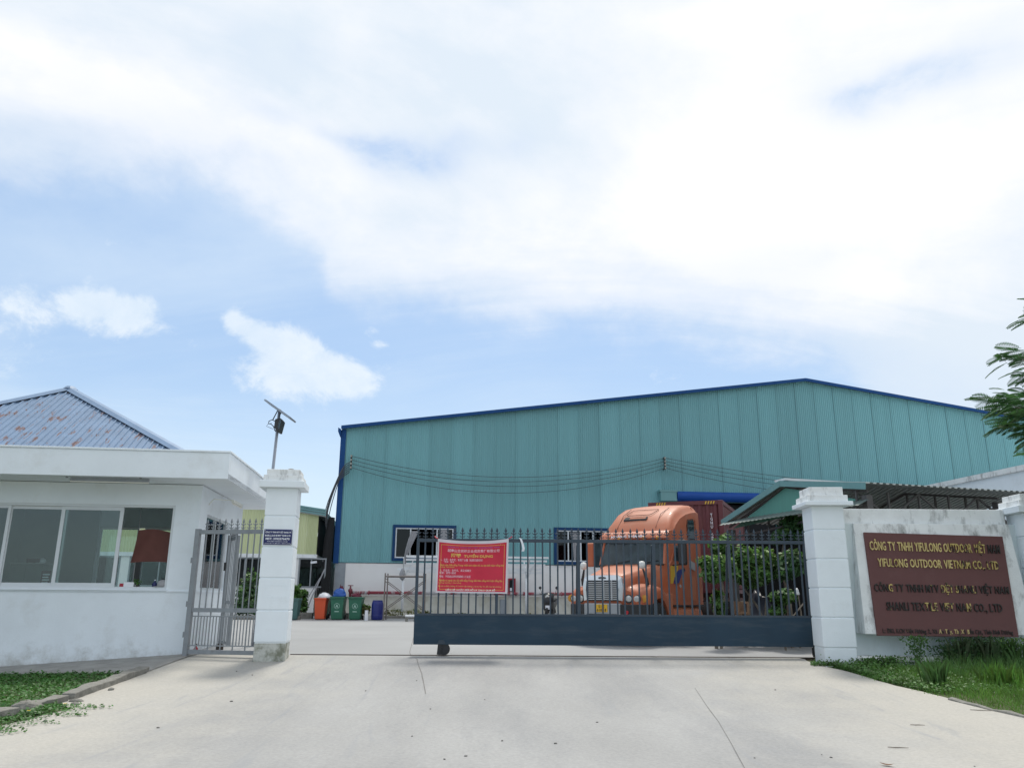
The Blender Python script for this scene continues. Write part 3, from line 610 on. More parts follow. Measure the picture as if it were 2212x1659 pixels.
# ------------------------------------------------------------------ sliding gate
GY = 18.8; GX0, GX1 = -2.18, 7.05; ZS, ZB, ZT = .245, .872, 2.585
gate = thing('sliding_gate', 'long dark blue grey sliding gate with spear topped bars over a solid lower panel', 'gate', (GX0, GY, 0))
GL = GX1-GX0
MB().box(0, -.02, ZS, GL, .02, ZB).build('panel', M['gate'], gate, bevel=.004)
MB().box(0, -.025, ZB+.001, GL, .025, ZB+.045).build('mid_rail', M['gate_bar'], gate)
MB().box(0, -.03, ZT-.075, GL, .03, ZT).build('top_rail', M['gate_bar'], gate, bevel=.004)
bar_me = MB().box(-.017, -.014, ZB+.046, .017, .014, ZT-.076).mesh('bar', M['gate_bar'])
def spear_mesh(h, w, mat, name='spearhead'):
    mb = MB(); mb.box(-.012, -.012, 0, .012, .012, h*.36)
    mb.lathe([(.014, h*.36), (.030, h*.42), (.030, h*.47), (.014, h*.52)], 6)
    k = len(mb.v); mb.v += [(0, 0, h), (-.032, 0, h*.66), (0, -.016, h*.66), (.032, 0, h*.66), (0, .016, h*.66), (0, 0, h*.5)]
    mb.f += [(k, k+1, k+2), (k, k+2, k+3), (k, k+3, k+4), (k, k+4, k+1), (k+5, k+2, k+1), (k+5, k+3, k+2), (k+5, k+4, k+3), (k+5, k+1, k+4)]; mb.m += [0]*8
    for s in (-1, 1):
        mb.tube([(s*.015, 0, h*.18), (s*w*.55, 0, h*.14), (s*w, 0, h*.22)], [.013, .012, .008], 4)
        mb.tube([(s*.015, 0, h*.44), (s*w*.6, 0, h*.44), (s*w, 0, h*.53)], [.015, .014, .009], 4)
    return mb.mesh(name, mat)
sp_me = spear_mesh(.27, .062, M['gate_bar'])
posts = [.03, 1.86, 3.74, 5.48, 7.22, 8.98]
n = 55
for i in range(n):
    x = .03 + (GL-.06)*i/(n-1); is_post = min(abs(x-p) for p in posts) < .085
    if is_post: x = min(posts, key=lambda p: abs(p-x))
    if not is_post:
        b = link('bar', bar_me, gate, (x+random.uniform(-.006, .006), 0, 0)); par, off = b, (0, 0, ZT+.001)
    else:
        b = MB().box(-.032, -.032, ZB+.046, .032, .032, ZT-.076).build('post', M['gate_bar'], gate, (x, .0, 0))
        par, off = b, (0, 0, ZT+.001)
        if 0 < x < GL-.5 and x > .5:
            MB().bar((-.02, .05, ZT-.12), (-.02, .62, ZS+.05), .045, .045).build('back_strut', M['gate_bar'], gate, (x, 0, 0))
    s = link('spearhead', sp_me, par, off); s.rotation_euler = (random.uniform(-.03, .03), random.uniform(-.05, .05), random.uniform(-.25, .25))
MB().box(0, .026, ZS, GL, .055, ZS+.07).build('bottom_rail', M['gate_bar'], gate)
for x in (.66, 9.08):                                      # wheels on the rail
    wh = MB().bar((x-.08, -.028, .03), (x-.06, -.028, ZS+.005), .09, .012, up=(0, 1, 0)).bar((x-.05, .07, .06), (x-.05, .07, ZS-.02), .10, .012, up=(0, 1, 0)).build('wheel_bracket', M['black_iron'], gate)
    MB().lathe([(.02, -.01), (.13, -.01), (.135, .005), (.12, .02), (.135, .035), (.13, .05), (.02, .05)], 20, (x+.03, .0, .148), 'y').build('wheel', M['black_iron'], gate)
    MB().prism([(x-.13, ZS+.01), (x+.07, ZS+.01), (x+.02, ZS+.10), (x-.08, ZS+.10)], 'y', -.0345, -.0345+.006).build('weld_plate', M['gate_bar'], gate)
t = thing('rag', 'white strip of cloth tied to the top rail right of the red banner', 'rag', (GX0+2.43, GY-.04, ZT-.03))
mb = MB(); pts = [(-.05, 0, .05), (-.02, -.012, .03), (.0, -.02, -.02), (.03, -.015, -.10), (.05, -.02, -.19), (.035, -.01, -.25)]
mb.loft([[Vector(p)+Vector((-.02-.004*i, 0, 0)), Vector(p)+Vector((.02, .006, 0))] for i, p in enumerate(pts)], closed=False); mb.build('strip', M['white_print'], t)

# red banner tied on the gate
BY = GY-.06
cor = [P(946, 1163, BY), P(1099, 1163.5, BY), P(1095.5, 1282, BY), P(941, 1279.5, BY)]    # TL TR BR BL
def bw_(u, v, lift=0.0):                                     # u across, v down
    sag = .055*(1-abs(2*u-1)**2.2)*(1-v)**3
    p = cor[0].lerp(cor[1], u).lerp(cor[3].lerp(cor[2], u), v)
    y = -.012*math.sin(u*7+v*2.2) - .010*math.sin(u*15-v*5) - .022*max(0, 1-abs((u-1)+(v)*1.2)*6)*(1-v) - .018*max(0, 1-abs(u-v*.9)*6)*(1-v) + .015*math.sin(v*4)
    return Vector((p.x, BY + y - lift, p.z - sag))
M['banner_red'] = MAT('red banner print', (.54, .011, .043), .45, var=.07, scale=4); M['hem'] = MAT('white banner hem', (.62, .58, .62), .5, var=.06)
M['b_yellow'] = MAT('yellow banner print', (.72, .50, .10), .5, var=.06); M['b_pink'] = MAT('pale banner print', (.80, .55, .62), .5, var=.05); M['b_purple'] = MAT('faded purple banner print', (.34, .09, .36), .5, var=.1)
M['b_white'] = MAT('white banner print', (.85, .80, .80), .5, var=.04); M['b_orange'] = MAT('orange banner print', (.72, .36, .12), .5, var=.06)
bn = thing('banner', 'red recruitment banner with Chinese and Vietnamese text tied to the sliding gate', 'banner', (0, 0, 0))
def patch(u0, v0, u1, v1, lift, nu=26, nv=22):
    mb = MB()
    for j in range(nv+1):
        for i in range(nu+1): mb.v.append(tuple(bw_(u0+(u1-u0)*i/nu, v0+(v1-v0)*j/nv, lift)))
    for j in range(nv):
        for i in range(nu): A = j*(nu+1)+i; mb.f.append((A, A+nu+1, A+nu+2, A+1)); mb.m.append(0)
    return mb
patch(0, 0, 1, 1, 0).build('cloth', M['hem'], bn, smooth=True)
patch(.022, .062, .972, .972, .003).build('print_field', M['banner_red'], bn, smooth=True)
for e in ((.052, .10, .945, .106, 26, 1), (.052, .935, .945, .941, 26, 1), (.052, .10, .056, .941, 1, 22), (.941, .10, .945, .941, 1, 22)):
    patch(*e[:4], .006, *e[4:]).build('border_line', M['b_yellow'], bn)
for (p, q) in ((cor[0], Vector((-.06, 0, .03))), (cor[1], Vector((.06, 0, .03)))):
    a = bw_(0, 0) if p is cor[0] else bw_(1, 0)
    MB().tube([a, a+q, a+q*1.2+Vector((0, .06, .02))], .012, 5).build('tie', M['banner_red'], bn)
def bl(s, X0, X1, Y0, Y1, mat, bold=.0):
    u0, u1, v0, v1 = (X0-250)/1650, (X1-250)/1650, (Y0-165)/1320, (Y1-165)/1320
    vs, fs = fit_text(s, u0, u1, v1, v0, 0, bold)
    mb = MB(); mb.add([bw_(v[0], v[1], .006) for v in vs], fs); mb.build('lettering', M[mat], bn)
bl('CÔNG TY TNHH MTV DỆT SHANLI VIỆT NAM', 490, 1690, 325, 372, 'b_purple', .02)
bl('越南山立纺织企业成员责任有限公司', 490, 1690, 400, 480, 'b_pink', .008)
bl('招聘', 570, 800, 512, 612, 'b_yellow', .02); bl('TUYỂN DỤNG', 870, 1540, 510, 628, 'b_yellow', .02)
bl('1、文员：会中文，有责任心强（会英文者优先）', 340, 1310, 645, 712, 'b_pink', .008); bl('薪资：面议', 420, 655, 710, 752, 'b_pink', .008)
bl('Nhân viên: Biết tiếng Trung, nhiệt tình chăm chỉ, ưu tiên biết thêm tiếng Anh', 330, 1800, 775, 845, 'b_yellow', .008)
bl('Lương: Thỏa thuận', 330, 660, 838, 882, 'b_yellow', .008)
bl('2、行业员：会中文、英文或越文', 330, 1050, 912, 972, 'b_pink', .008); bl('薪资：底薪+提成', 320, 700, 978, 1032, 'b_pink', .008); bl('地址：平阳省边葛安西越香二工业区', 320, 1045, 1062, 1120, 'b_pink', .008)
bl('Nghiệp vụ ngoại: yêu cầu biết tiếng Trung, biết thêm tiếng Anh hoặc tiếng Hàn', 320, 1780, 1150, 1220, 'b_yellow', .008)
bl('Lương: Lương + Hoa hồng', 310, 830, 1222, 1266, 'b_yellow', .008)
bl('Địa chỉ: Lô ĐB3, đường số 3, KCN Việt Hương 2, Xã An Tây, TX. Bến Cát, Bình Dương', 300, 1760, 1300, 1352, 'b_orange', .02)
bl('LIÊN HỆ: HOẶC GỬI HỒ SƠ ZALO QUA SỐ', 480, 1620, 1375, 1440, 'b_white', .03)

# ------------------------------------------------------------------ pedestrian gate
PY = 18.45
gl = P(*z3(215, 900), PY); gr = LPF.w(.05, .55)
PGF = Frame(gl.x-.02, PY, math.atan2(gr.y-PY, gr.x-gl.x+.02)); PW = math.hypot(gr.x-gl.x+.02, gr.y-PY)
zg = lambda y: PGF.front(*z3(450, y)).z
zt_, zm_, zl_, zs_, zb_ = zg(612), zg(1205), zg(1252), zg(1475), zg(1524)
pg = framed('pedestrian_gate', 'grey steel spear topped pedestrian gate between the guardhouse and the left pillar', 'gate', PGF)
MB().box(-.07, -.05, -.12, .04, .05, zt_+.07).build('post', M['grey_steel'], pg, bevel=.004)
for y in (.30, .95, 1.9): MB().lathe([(.022, 0), (.022, .12)], 8, (-.085, -.04, zb_+y)).build('hinge', M['grey_steel'], pg)
MB().box(.041, -.03, zt_-.045, PW, .03, zt_+.045).build('top_rail', M['grey_steel'], pg)
MB().box(.041, -.03, zm_-.045, PW, .03, zm_+.045).build('mid_rail', M['grey_steel'], pg)
MB().box(.041, -.03, zb_-.045, PW, .03, zb_+.045).build('bottom_rail', M['grey_steel'], pg)
for z in (zl_, zs_): MB().box(.041, -.012, z-.012, PW, .012, z+.012).build('thin_rail', M['grey_steel'], pg)
MB().box(PW-.05, -.032, zb_-.046, PW, .032, zt_+.046).build('stile', M['grey_steel'], pg)
lg = MB().box(-.011, -.0115, zb_+.046, .011, .0115, zt_-.046).mesh('bar', M['grey_steel']); md = MB().box(-.011, -.0115, zm_+.046, .011, .0115, zt_-.046).mesh('bar', M['grey_steel'])
sh = MB().box(-.008, -.0115, zs_+.013, .008, .0115, zl_-.013).mesh('short_bar', M['grey_steel'])
sp2 = spear_mesh(.26, .055, M['grey_steel'])
nb = 11
for i in range(1, nb):
    x = .05+(PW-.1)*i/nb
    b = link('bar', lg if i % 2 else md, pg, (x, 0, 0)); link('spearhead', sp2, b, (0, 0, zt_+.046))
for i in range(1, nb*2):
    if i % 4 == 2: continue
    link('short_bar', sh, pg, (.05+(PW-.1)*i/(nb*2), 0.0, 0))
# the second leaf, swung inwards and seen almost edge on
h = P(*z3(432, 1100), 20.4); q = P(*z3(512, 1100), 19.3); IYAW = math.atan2(q.y-20.4, q.x-h.x); IW = 1.05
inner = thing('gate_leaf', 'grey steel gate leaf standing open behind the pedestrian gate seen almost edge on', 'gate leaf', (h.x, 20.4, .12), IYAW)
MB().box(-.045, -.04, -.14, .045, .04, zt_-.05).build('post', M['grey_steel'], inner)
MB().box(-.10, -.07, -.14, .10, .07, .02).build('post_foot', M['rust'], inner)
for z in (.08, 1.0, zt_-.16): MB().box(.061, -.025, z-.035, IW, .025, z+.035).build('rail', M['grey_steel'], inner)
MB().box(IW+.001, -.03, .04, IW+.05, .03, zt_-.12).build('stile', M['grey_steel'], inner)
b_me = MB().box(-.010, -.01, .116, .010, .01, zt_-.196).mesh('bar', M['grey_steel'])
for i in range(1, 6):
    b = link('bar', b_me, inner, (.06+(IW-.06)*i/6, 0, 0)); link('spearhead', sp2, b, (0, 0, zt_-.124))
MB().box(.02, -.09, 1.75, .09, -.052, 1.95).build('lock', M['black_iron'], inner)
t = thing('oil_bottle', 'small red bottle lying by the foot of the pedestrian gate', 'bottle', tuple(P(*z3(215, 1490), 18.9).xy) + (.0,))
MB().lathe([(.045, 0), (.05, .02), (.05, .12), (.02, .16), (.02, .2)], 10).build('body', M['red_box'], t); MB().lathe([(.022, .2), (.022, .225)], 8).build('lid', M['brown'], t)

# ------------------------------------------------------------------ company sign wall
def sz(x, y, Y): return P(*z4(x, y), Y)
SWF = Frame(RPF.w(.71, .35).x, 18.35, 0.0)
sw_ = framed('sign_wall', 'stained white concrete wall holding the brown company sign board', 'wall', SWF)
L4 = lambda x, y, d: SWF.front(*z4(x, y), d)
xl, xr = .02, L4(1700, 600, 0).x
ztop, zup = L4(1000, 245, .12).z, L4(1000, 358, .12).z
MB().box(.04, .12, zup, L4(1655, 300, .12).x, .42, ztop).build('top_beam', M['stained'], sw_, bevel=.012)
MB().box(.0, .05, -.35, xr+.4, .38, zup-.002).build('back_wall', M['sign_plaster'], sw_, bevel=.01)
# wedge shaped frame that carries the board, its foot standing out from the wall
fTL, fTR = L4(510, 352, -.02), L4(1740, 380, -.02); fBL, fBR = L4(603, 1190, -.42), L4(1850, 1212, -.42)
def quadbox(a, b, c, d, back):      # a TL b TR c BR d BL, extruded to y = back
    return MB().add([a, b, c, d] + [Vector((p.x, back, p.z)) for p in (a, b, c, d)], [(0, 3, 2, 1), (4, 5, 6, 7), (0, 1, 5, 4), (1, 2, 6, 5), (2, 3, 7, 6), (3, 0, 4, 7)])
fBR.z = fBL.z; fTR.z = fTL.z; fBR.x = fTR.x = xr+.05
quadbox(fTL, fTR, fBR, fBL, .049).build('sign_frame', M['stained'], sw_, bevel=.008)
e = .04
bTL, bTR, bBL, bBR = L4(590, 420, -.10), L4(1640, 452, -.10), L4(694, 1200, -.47), L4(1764, 1213, -.47)
board = framed('sign_board', 'large brown company sign board with raised peeling gold letters', 'sign', SWF)
nrm = (bTR-bTL).cross(bBL-bTL).normalized()
if nrm.y > 0: nrm = -nrm
back = [p - nrm*.05 for p in (bTL, bTR, bBR, bBL)]
MB().add([bTL, bTR, bBR, bBL] + back, [(0, 3, 2, 1), (4, 5, 6, 7), (0, 1, 5, 4), (1, 2, 6, 5), (2, 3, 7, 6), (3, 0, 4, 7)]).build('board', M['maroon'], board)
def bpt(u, v, lift): return bTL.lerp(bTR, u).lerp(bBL.lerp(bBR, u), v) + nrm*lift
def uv4(x, y):                                # zoom position -> board u, v (affine estimate)
    v = (y-432)/(1206-432); xl_, xr_ = 590+(694-590)*v, 1640+(1764-1640)*v; return (x-xl_)/(xr_-xl_), v
def sign_row(s, X0, X1, y0, y1, pick, ext=.012, wk=.62):
    # letters one by one: advance from the font, squeezed into the measured row
    adv = []; x = 0
    for ch in s:
        if ch == ' ': adv.append((x, 0)); x += .34; continue
        vs, _ = text_verts(ch, ext, .010); w = max(v[0] for v in vs)-min(v[0] for v in vs); adv.append((x, w)); x += w+.10
    tot = x-.10; yc = (y0+y1)/2
    for i, ch in enumerate(s):
        if ch == ' ': continue
        a, w = adv[i]; X = X0+(X1-X0)*a/tot; Xe = X0+(X1-X0)*(a+w)/tot
        vs, fs = text_verts(ch, ext, .010); a0 = min(v[0] for v in vs); w0 = max(v[0] for v in vs)-a0
        u0, va = uv4(X, y1); u1, _ = uv4(Xe, y1); _, vt = uv4(X, y0); cap = .72
        out = []
        for p in vs:
            u = u0+(u1-u0)*(p[0]-a0)/max(w0, 1e-6); v = va+(vt-va)*(p[1]/cap); out.append(bpt(u, v, .004+(p[2]+ext)*1.0))
        mb = MB(); mb.add(out, fs); mb.build('letter', M[pick(i, ch)], board)
r_ = random.Random(5)
sign_row('CÔNG TY TNHH YIFULONG OUTDOOR VIỆT NAM', 637, 1622, 500, 570, lambda i, c: 'gold' if i < 23 else ('worn_gold' if i < 34 else 'dark_letter'))
sign_row('YIFULONG OUTDOOR VIETNAM CO., LTD', 700, 1612, 632, 697, lambda i, c: 'gold' if i < 20 and i not in (4, 5, 8) else 'worn_gold')
sign_row('CÔNG TY TNHH MTV DỆT SHANLI VIỆT NAM', 672, 1690, 826, 884, lambda i, c: 'worn_gold' if i in (3, 17, 18, 19, 21, 23, 25) else 'dark_letter')
sign_row('SHANLI TEXTILE VIET NAM CO., LTD', 765, 1640, 960, 1022, lambda i, c: 'worn_gold' if i in (10, 12, 13, 16, 17, 18, 22) else 'dark_letter')
sign_row('L: ĐB3, KCN Việt Hương 2, Xã An Tây, Thị Xã Bến Cát, Tỉnh Bình Dương', 735, 1720, 1155, 1187, lambda i, c: 'gold' if 26 < i < 46 and i % 3 else 'dark_letter', .006)
# low ledge at the wall's foot
zt1 = SWF.front(*z4(900, 1362), -.42).z
MB().box(-.02, -.45, -.4, xr+6, .048, zt1-.10).build('ledge_base', M['sign_plaster'], sw_); MB().box(-.02, -.50, zt1-.098, xr+6, .047, zt1).build('ledge', M['stained'], sw_, bevel=.008)
FPF  # the wall runs on to the third pillar and beyond
t = thing('boundary_wall', 'pale boundary wall running on to the right behind the third pillar', 'wall', SWF.o)
MB().box(xr+.9, .3, -.35, 26, .5, 2.4).build('wall', M['sign_plaster'], t)
# ------------------------------------------------------------------ the main factory hall
WH = Frame(-8.197, 40.0, R(7), 0.0)
wh = framed('factory_hall', 'long teal corrugated factory hall with blue trim and a low gabled roof', 'factory', WH)
U0, UR, U1 = -.45, 24.7, 49.85; ZE, ZR, ZC, ZF = 9.55, 13.05, 2.86, .30
roofz = lambda u: ZE + (ZR-ZE)*(1-abs(u-UR)/(UR-U0))
OPEN = [(2.40, 3.05, 5.40, 4.66), (10.55, 2.98, 13.9, 4.66), (16.6, -1, 22.6, 6.2), (31, 3.0, 34, 4.66)]
pw = 1.115; u = U0+.02; k = 0
while u < U1-.1:
    ue = min(u+pw, U1-.02); mb = MB(); nr = 10; dx = (ue-u)/nr; prev = None
    dz = 0.0 if k % 2 else .005
    pts = []
    for i in range(nr):
        x = u+i*dx; big = i == 0
        dp = .044 if big else .026
        pts += [(x, dp), (x+dx*.28, dp), (x+dx*.44, 0), (x+dx*.86, 0)]
    pts.append((ue, .026))
    for (xa, da), (xb, db) in zip(pts, pts[1:]):
        if xb-xa < 1e-4: continue
        iv = [(ZC, roofz((xa+xb)/2)-.02)]
        for h in OPEN:
            if h[0] < (xa+xb)/2 < h[2]:
                nv = []
                for a, b in iv:
                    if h[1] > a: nv.append((a, min(b, h[1])))
                    if h[3] < b: nv.append((max(a, h[3]), b))
                iv = [v for v in nv if v[1]-v[0] > .01]
        for a, b in iv:
            kk = len(mb.v); ta = min(roofz(xa)-.02, b) if b > roofz((xa+xb)/2)-.05 else b; tb = min(roofz(xb)-.02, b+1) if b > roofz((xa+xb)/2)-.05 else b
            mb.v += [(xa, -da-dz, a), (xb, -db-dz, a), (xb, -db-dz, tb), (xa, -da-dz, ta)]; mb.f.append((kk, kk+1, kk+2, kk+3)); mb.m.append(0)
    mb.build('cladding_panel', M['teal'], wh); u = ue; k += 1
DEP = 46.0
mb = MB().wall(U0+.15, 16.6, -.3, ZC-.03, .02, .30).build('wall', M['plinth'], wh)
MB().wall(22.6, U1-.15, -.3, ZC-.03, .02, .30).build('wall', M['plinth'], wh)
MB().box(U0+.3, -.02, -.3, 16.5, .018, 1.28).build('wall_foot', M['plinth_low'], wh, bevel=.01)
MB().box(U0+.05, -.03, -.3, U0+.55, .28, ZC-.032).build('column', M['grey_plaster'], wh)
MB().box(7.72, -.32, -.3, 8.02, -.022, 1.15).build('column', M['grey_plaster'], wh)
# shell: side walls, back wall, roof
MB().box(U0, .02, 2.6, U0+.12, DEP, ZE-.05).build('side_wall', M['teal'], wh); MB().box(U1-.12, .02, -.3, U1, DEP, ZE-.05).build('side_wall', M['teal'], wh)
MB().box(U0+.001, .31, -.3, U0+.11, DEP, 2.599).build('side_plinth', M['plinth'], wh)
MB().prism([(U0+.13, -.3), (U1-.13, -.3), (U1-.13, ZE-.05), (UR, ZR-.05), (U0+.13, ZE-.05)], 'y', DEP-.1, DEP).build('back_wall', M['teal'], wh)
MB().wall(16.4, 22.8, -.3, 6.3, .31, .40, [(16.6, -.31, 22.6, 6.2)]).build('dock_frame', M['teal_trim'], wh)
for sgn, ue in ((-1, U0-.05), (1, U1+.30)):
    zl = ZR-(ZR-ZE)*abs(ue-UR)/(UR-U0)
    MB().prism([(UR, ZR), (ue, zl), (ue, zl+.06), (UR, ZR+.06)], 'y', -.22, DEP+.2).build('roof', M['roof_sheet'], wh)
    MB().prism([(UR, ZR-.08), (ue, zl-.08), (ue, zl+.085), (UR, ZR+.085)], 'y', -.30, -.225).build('rake_trim', M['blue_trim'], wh)
MB().box(U0-.03, -.09, ZC-.05, U0+.20, -.062, ZE-.08).build('corner_trim', M['blue_trim'], wh); MB().box(U0-.06, -.088, ZC-.05, U0-.031, .3, ZE-.12).build('corner_trim', M['blue_trim'], wh)
MB().prism([(U0-.10, ZE-.46), (U0-.065, ZE-.50), (U0-.065, ZE-.10), (U0-.20, ZE-.02), (U0-.20, ZE-.22)], 'y', -.25, DEP).build('gutter', M['blue_trim'], wh)
def hall_window(x0, z0, x1, z1, bars, panes, curtain):
    fr = MB().wall(x0-.14, x1+.14, z0-.14, z1+.14, -.085, .06, [(x0, z0, x1, z1)]).build('window', M['blue_window'], wh)
    MB().wall(x0+.001, x1-.001, z0+.001, z1-.001, -.05, .03, [(x0+.06, z0+.06, x1-.06, z1-.06)]).build('frame', M['white_frame'], fr)
    for b in bars: MB().box(b-.03, -.04, z0+.061, b+.03, .02, z1-.061).build('mullion', M['white_frame'], fr)
    for a, b in panes: MB().box(a, -.01, z0+.061, b, -.004, z1-.061).build('pane', M['dark_glass'], fr)
    for pts in curtain:
        mb = MB(); n = 12; rows = len(pts)
        for j, (xa, xb, z, y) in enumerate(pts):
            for i in range(n+1): mb.v.append((xa+(xb-xa)*i/n, y+.03*math.sin(i*2.4+j*.4), z))
        for j in range(rows-1):
            for i in range(n): A = j*(n+1)+i; mb.f.append((A, A+1, A+n+2, A+n+1)); mb.m.append(0)
        mb.build('curtain', M['curtain'], fr, smooth=True)
hall_window(2.46, 3.10, 5.34, 4.58, (3.20, 4.52), [(2.53, 3.16), (4.56, 5.27)], [[(3.24, 3.62, 4.42, -.08), (3.1, 3.42, 4.0, -.13), (2.98, 3.2, 3.5, -.16), (2.92, 3.06, 3.12, -.16), (2.90, 3.05, 2.85, -.14)], [(4.7, 5.1, 4.5, -.06), (4.68, 5.05, 4.0, -.08), (4.66, 4.95, 3.5, -.08)]])
hall_window(10.60, 3.02, 13.84, 4.58, (11.2, 11.85, 12.5, 13.15), [(10.67, 11.16), (13.19, 13.77)], [[(11.3, 11.8, 4.5, .05), (11.45, 11.85, 3.9, .05), (11.5, 11.8, 3.1, .05)]])
hall_window(31.05, 3.05, 33.9, 4.58, (32, 33), [(31.1, 31.95), (32.05, 32.95), (33.05, 33.8)], [])
# roller door housing above the dock
MB().lathe([(.26, 0), (.26, 5.6)], 24, (16.95, -.25, 6.42), 'x').build('roller_housing', M['blue_roller'], wh, smooth=False)
MB().box(16.05, -.42, 6.15, 16.93, -.055, 6.68).build('roller_end_box', M['teal_trim'], wh, bevel=.02); MB().box(16.0, -.44, 6.62, 16.97, -.054, 6.72).build('roller_end_cap', M['teal_trim'], wh)
MB().box(22.56, -.42, 6.15, 23.2, -.055, 6.68).build('roller_end_box', M['teal_trim'], wh, bevel=.02)
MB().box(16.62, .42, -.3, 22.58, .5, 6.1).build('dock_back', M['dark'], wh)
# wire racks and the four wires slung along the wall
M['wire'] = MAT('power wire', (.035, .045, .05), .5, var=.2, scale=1); M['insul'] = MAT('porcelain insulator', (.42, .40, .36), .3)
racks = []
for i, (ux, zt0, zb0, lab) in enumerate(((.10, 8.13, 7.42, 'steel rack of four insulators on the left corner of the factory hall'), (16.37, 8.47, 7.80, 'steel rack of four insulators in the middle of the factory hall wall'), (30.2, 7.2, 6.5, 'steel rack of four insulators on the hall wall above the green canopy'))):
    t = framed('insulator_rack', lab, 'wire rack', WH, 'insulator racks on the hall wall'); zs_r = []
    MB().box(ux-.04, -.34, zb0, ux+.04, -.26, zt0).build('upright', M['black_iron'], t)
    for z in (zt0-.05, zb0+.05): MB().box(ux-.03, -.259, z-.025, ux+.03, -.05, z+.025).build('arm', M['black_iron'], t)
    for k in range(4):
        z = zt0-.07-(zt0-zb0-.14)*k/3; zs_r.append(z); MB().lathe([(.035, -.05), (.055, -.04), (.03, 0), (.055, .04), (.035, .05)], 10, (ux, -.40, z)).build('insulator', M['insul'], t)
    racks.append((ux, zs_r))
names = ['topmost', 'second', 'third', 'lowest']
for s, (sag, where) in enumerate(((1.05, 'the left corner and middle wall racks'), (.25, 'the middle wall rack and the canopy'))):
    for k in range(4):
        (ua, za), (ub, zb2) = racks[s], racks[s+1]; pts = []
        for i in range(25):
            f = i/24; pts.append(WH.w(ua+(ub-ua)*f, -.40, za[k]+(zb2[k]-za[k])*f - 4*(sag+.10*(k == 3)+.05*k)*f*(1-f)))
        tag(MB().tube(pts, .016, 4).build('power_wire', M['wire']), f'{names[k]} of four thin wires slung between {where}', 'wire', 'wires on the hall wall')
t = framed('cable_bundle', 'loose bundle of black cables dropping down the left corner of the factory hall', 'cables', WH)
M['cable'] = MAT('black cable', (.06, .065, .075), .6)
for k in range(6):
    a = random.uniform(.15, .65); pts = [Vector((.05, -.36, 7.75-.1*k)), Vector((-.25, -.42, 7.5-.1*k)), Vector((-.45-.3*a, -.30, 6.6)), Vector((-.70-.5*a, -.2, 5.4)), Vector((-.80-.25*a, -.2, 4.6)), Vector((-.72-.1*k/6, -.15, 3.4)), Vector((-.75-.08*k, -.15, 1.5)), Vector((-.8, -.1, .3))]
    out = []
    for i in range(len(pts)-1):
        for f in (0, .33, .66):
            p0, p1, p2, p3 = pts[max(i-1, 0)], pts[i], pts[i+1], pts[min(i+2, len(pts)-1)]
            out.append(.5*((2*p1)+(p2-p0)*f+(2*p0-5*p1+4*p2-p3)*f*f+(3*p1-p0-3*p2+p3)*f**3))
    out.append(pts[-1]); MB().tube(out, .022, 5).build('cable', M['cable'], t)
# pipe along the wall, faded red over white
M['pipe_red'] = MAT('patchy red pipe', (.52, .50, .50), .6, var=.1, dirt=(.30, .03, .05), dirt_amt=.95, dirt_scale=1.1, dirt_lo=.47, dirt_hi=.53, dstretch=(1, .3, .3))
t = framed('fire_pipe', 'horizontal fire pipe with patchy red paint along the foot of the hall wall', 'pipe', WH)
mb = MB().tube([(.35, -.20, 1.43), (16.4, -.20, 1.43)], .075, 12).build('pipe', M['pipe_red'], t, smooth=True)
for i in range(9):
    MB().box(.9+i*1.9-.02, -.28, 1.33, .9+i*1.9+.02, -.021, 1.36).build('bracket', M['black_iron'], t); MB().lathe([(.10, -.03), (.10, .03)], 12, (1.3+i*1.9, -.20, 1.43), 'x').build('collar', M['pipe_red'], t)
t = framed('pipe_valve', 'dark red wheel valve standing on the fire pipe above the bins', 'valve', WH); M['valve_red'] = MAT('dark red valve', (.20, .035, .05), .5, dirt=(.3, .28, .28), dirt_amt=.7, dirt_scale=5)
MB().lathe([(.05, -.4), (.06, -.12), (.10, -.08), (.10, .03), (.05, .06), (.03, .2)], 12, (.42, -.34, 1.55)).build('body', M['valve_red'], t, smooth=True)
mb = MB(); mb.tube([(.42+.12*math.cos(g*.5236), -.34+.12*math.sin(g*.5236), 1.76) for g in range(13)], .018, 5, cap=False); mb.build('hand_wheel', M['valve_red'], t)
t = framed('fire_hose_cabinet', 'red fire hose cabinet on the hall wall right of the banner', 'cabinet', WH); M['fire_red'] = MAT('fire cabinet red', (.30, .015, .035), .4)
c = WH.front(1105, 1265)
MB().box(c.x-.18, -.22, c.z-.36, c.x+.18, .019, c.z+.36).build('case', M['fire_red'], t, bevel=.015)
MB().box(c.x-.13, -.235, c.z-.28, c.x+.06, -.221, c.z+.28).build('window', M['dark'], t); MB().box(c.x-.11, -.242, c.z-.25, c.x-.01, -.2361, c.z-.1).build('label_plate', M['white_print'], t)
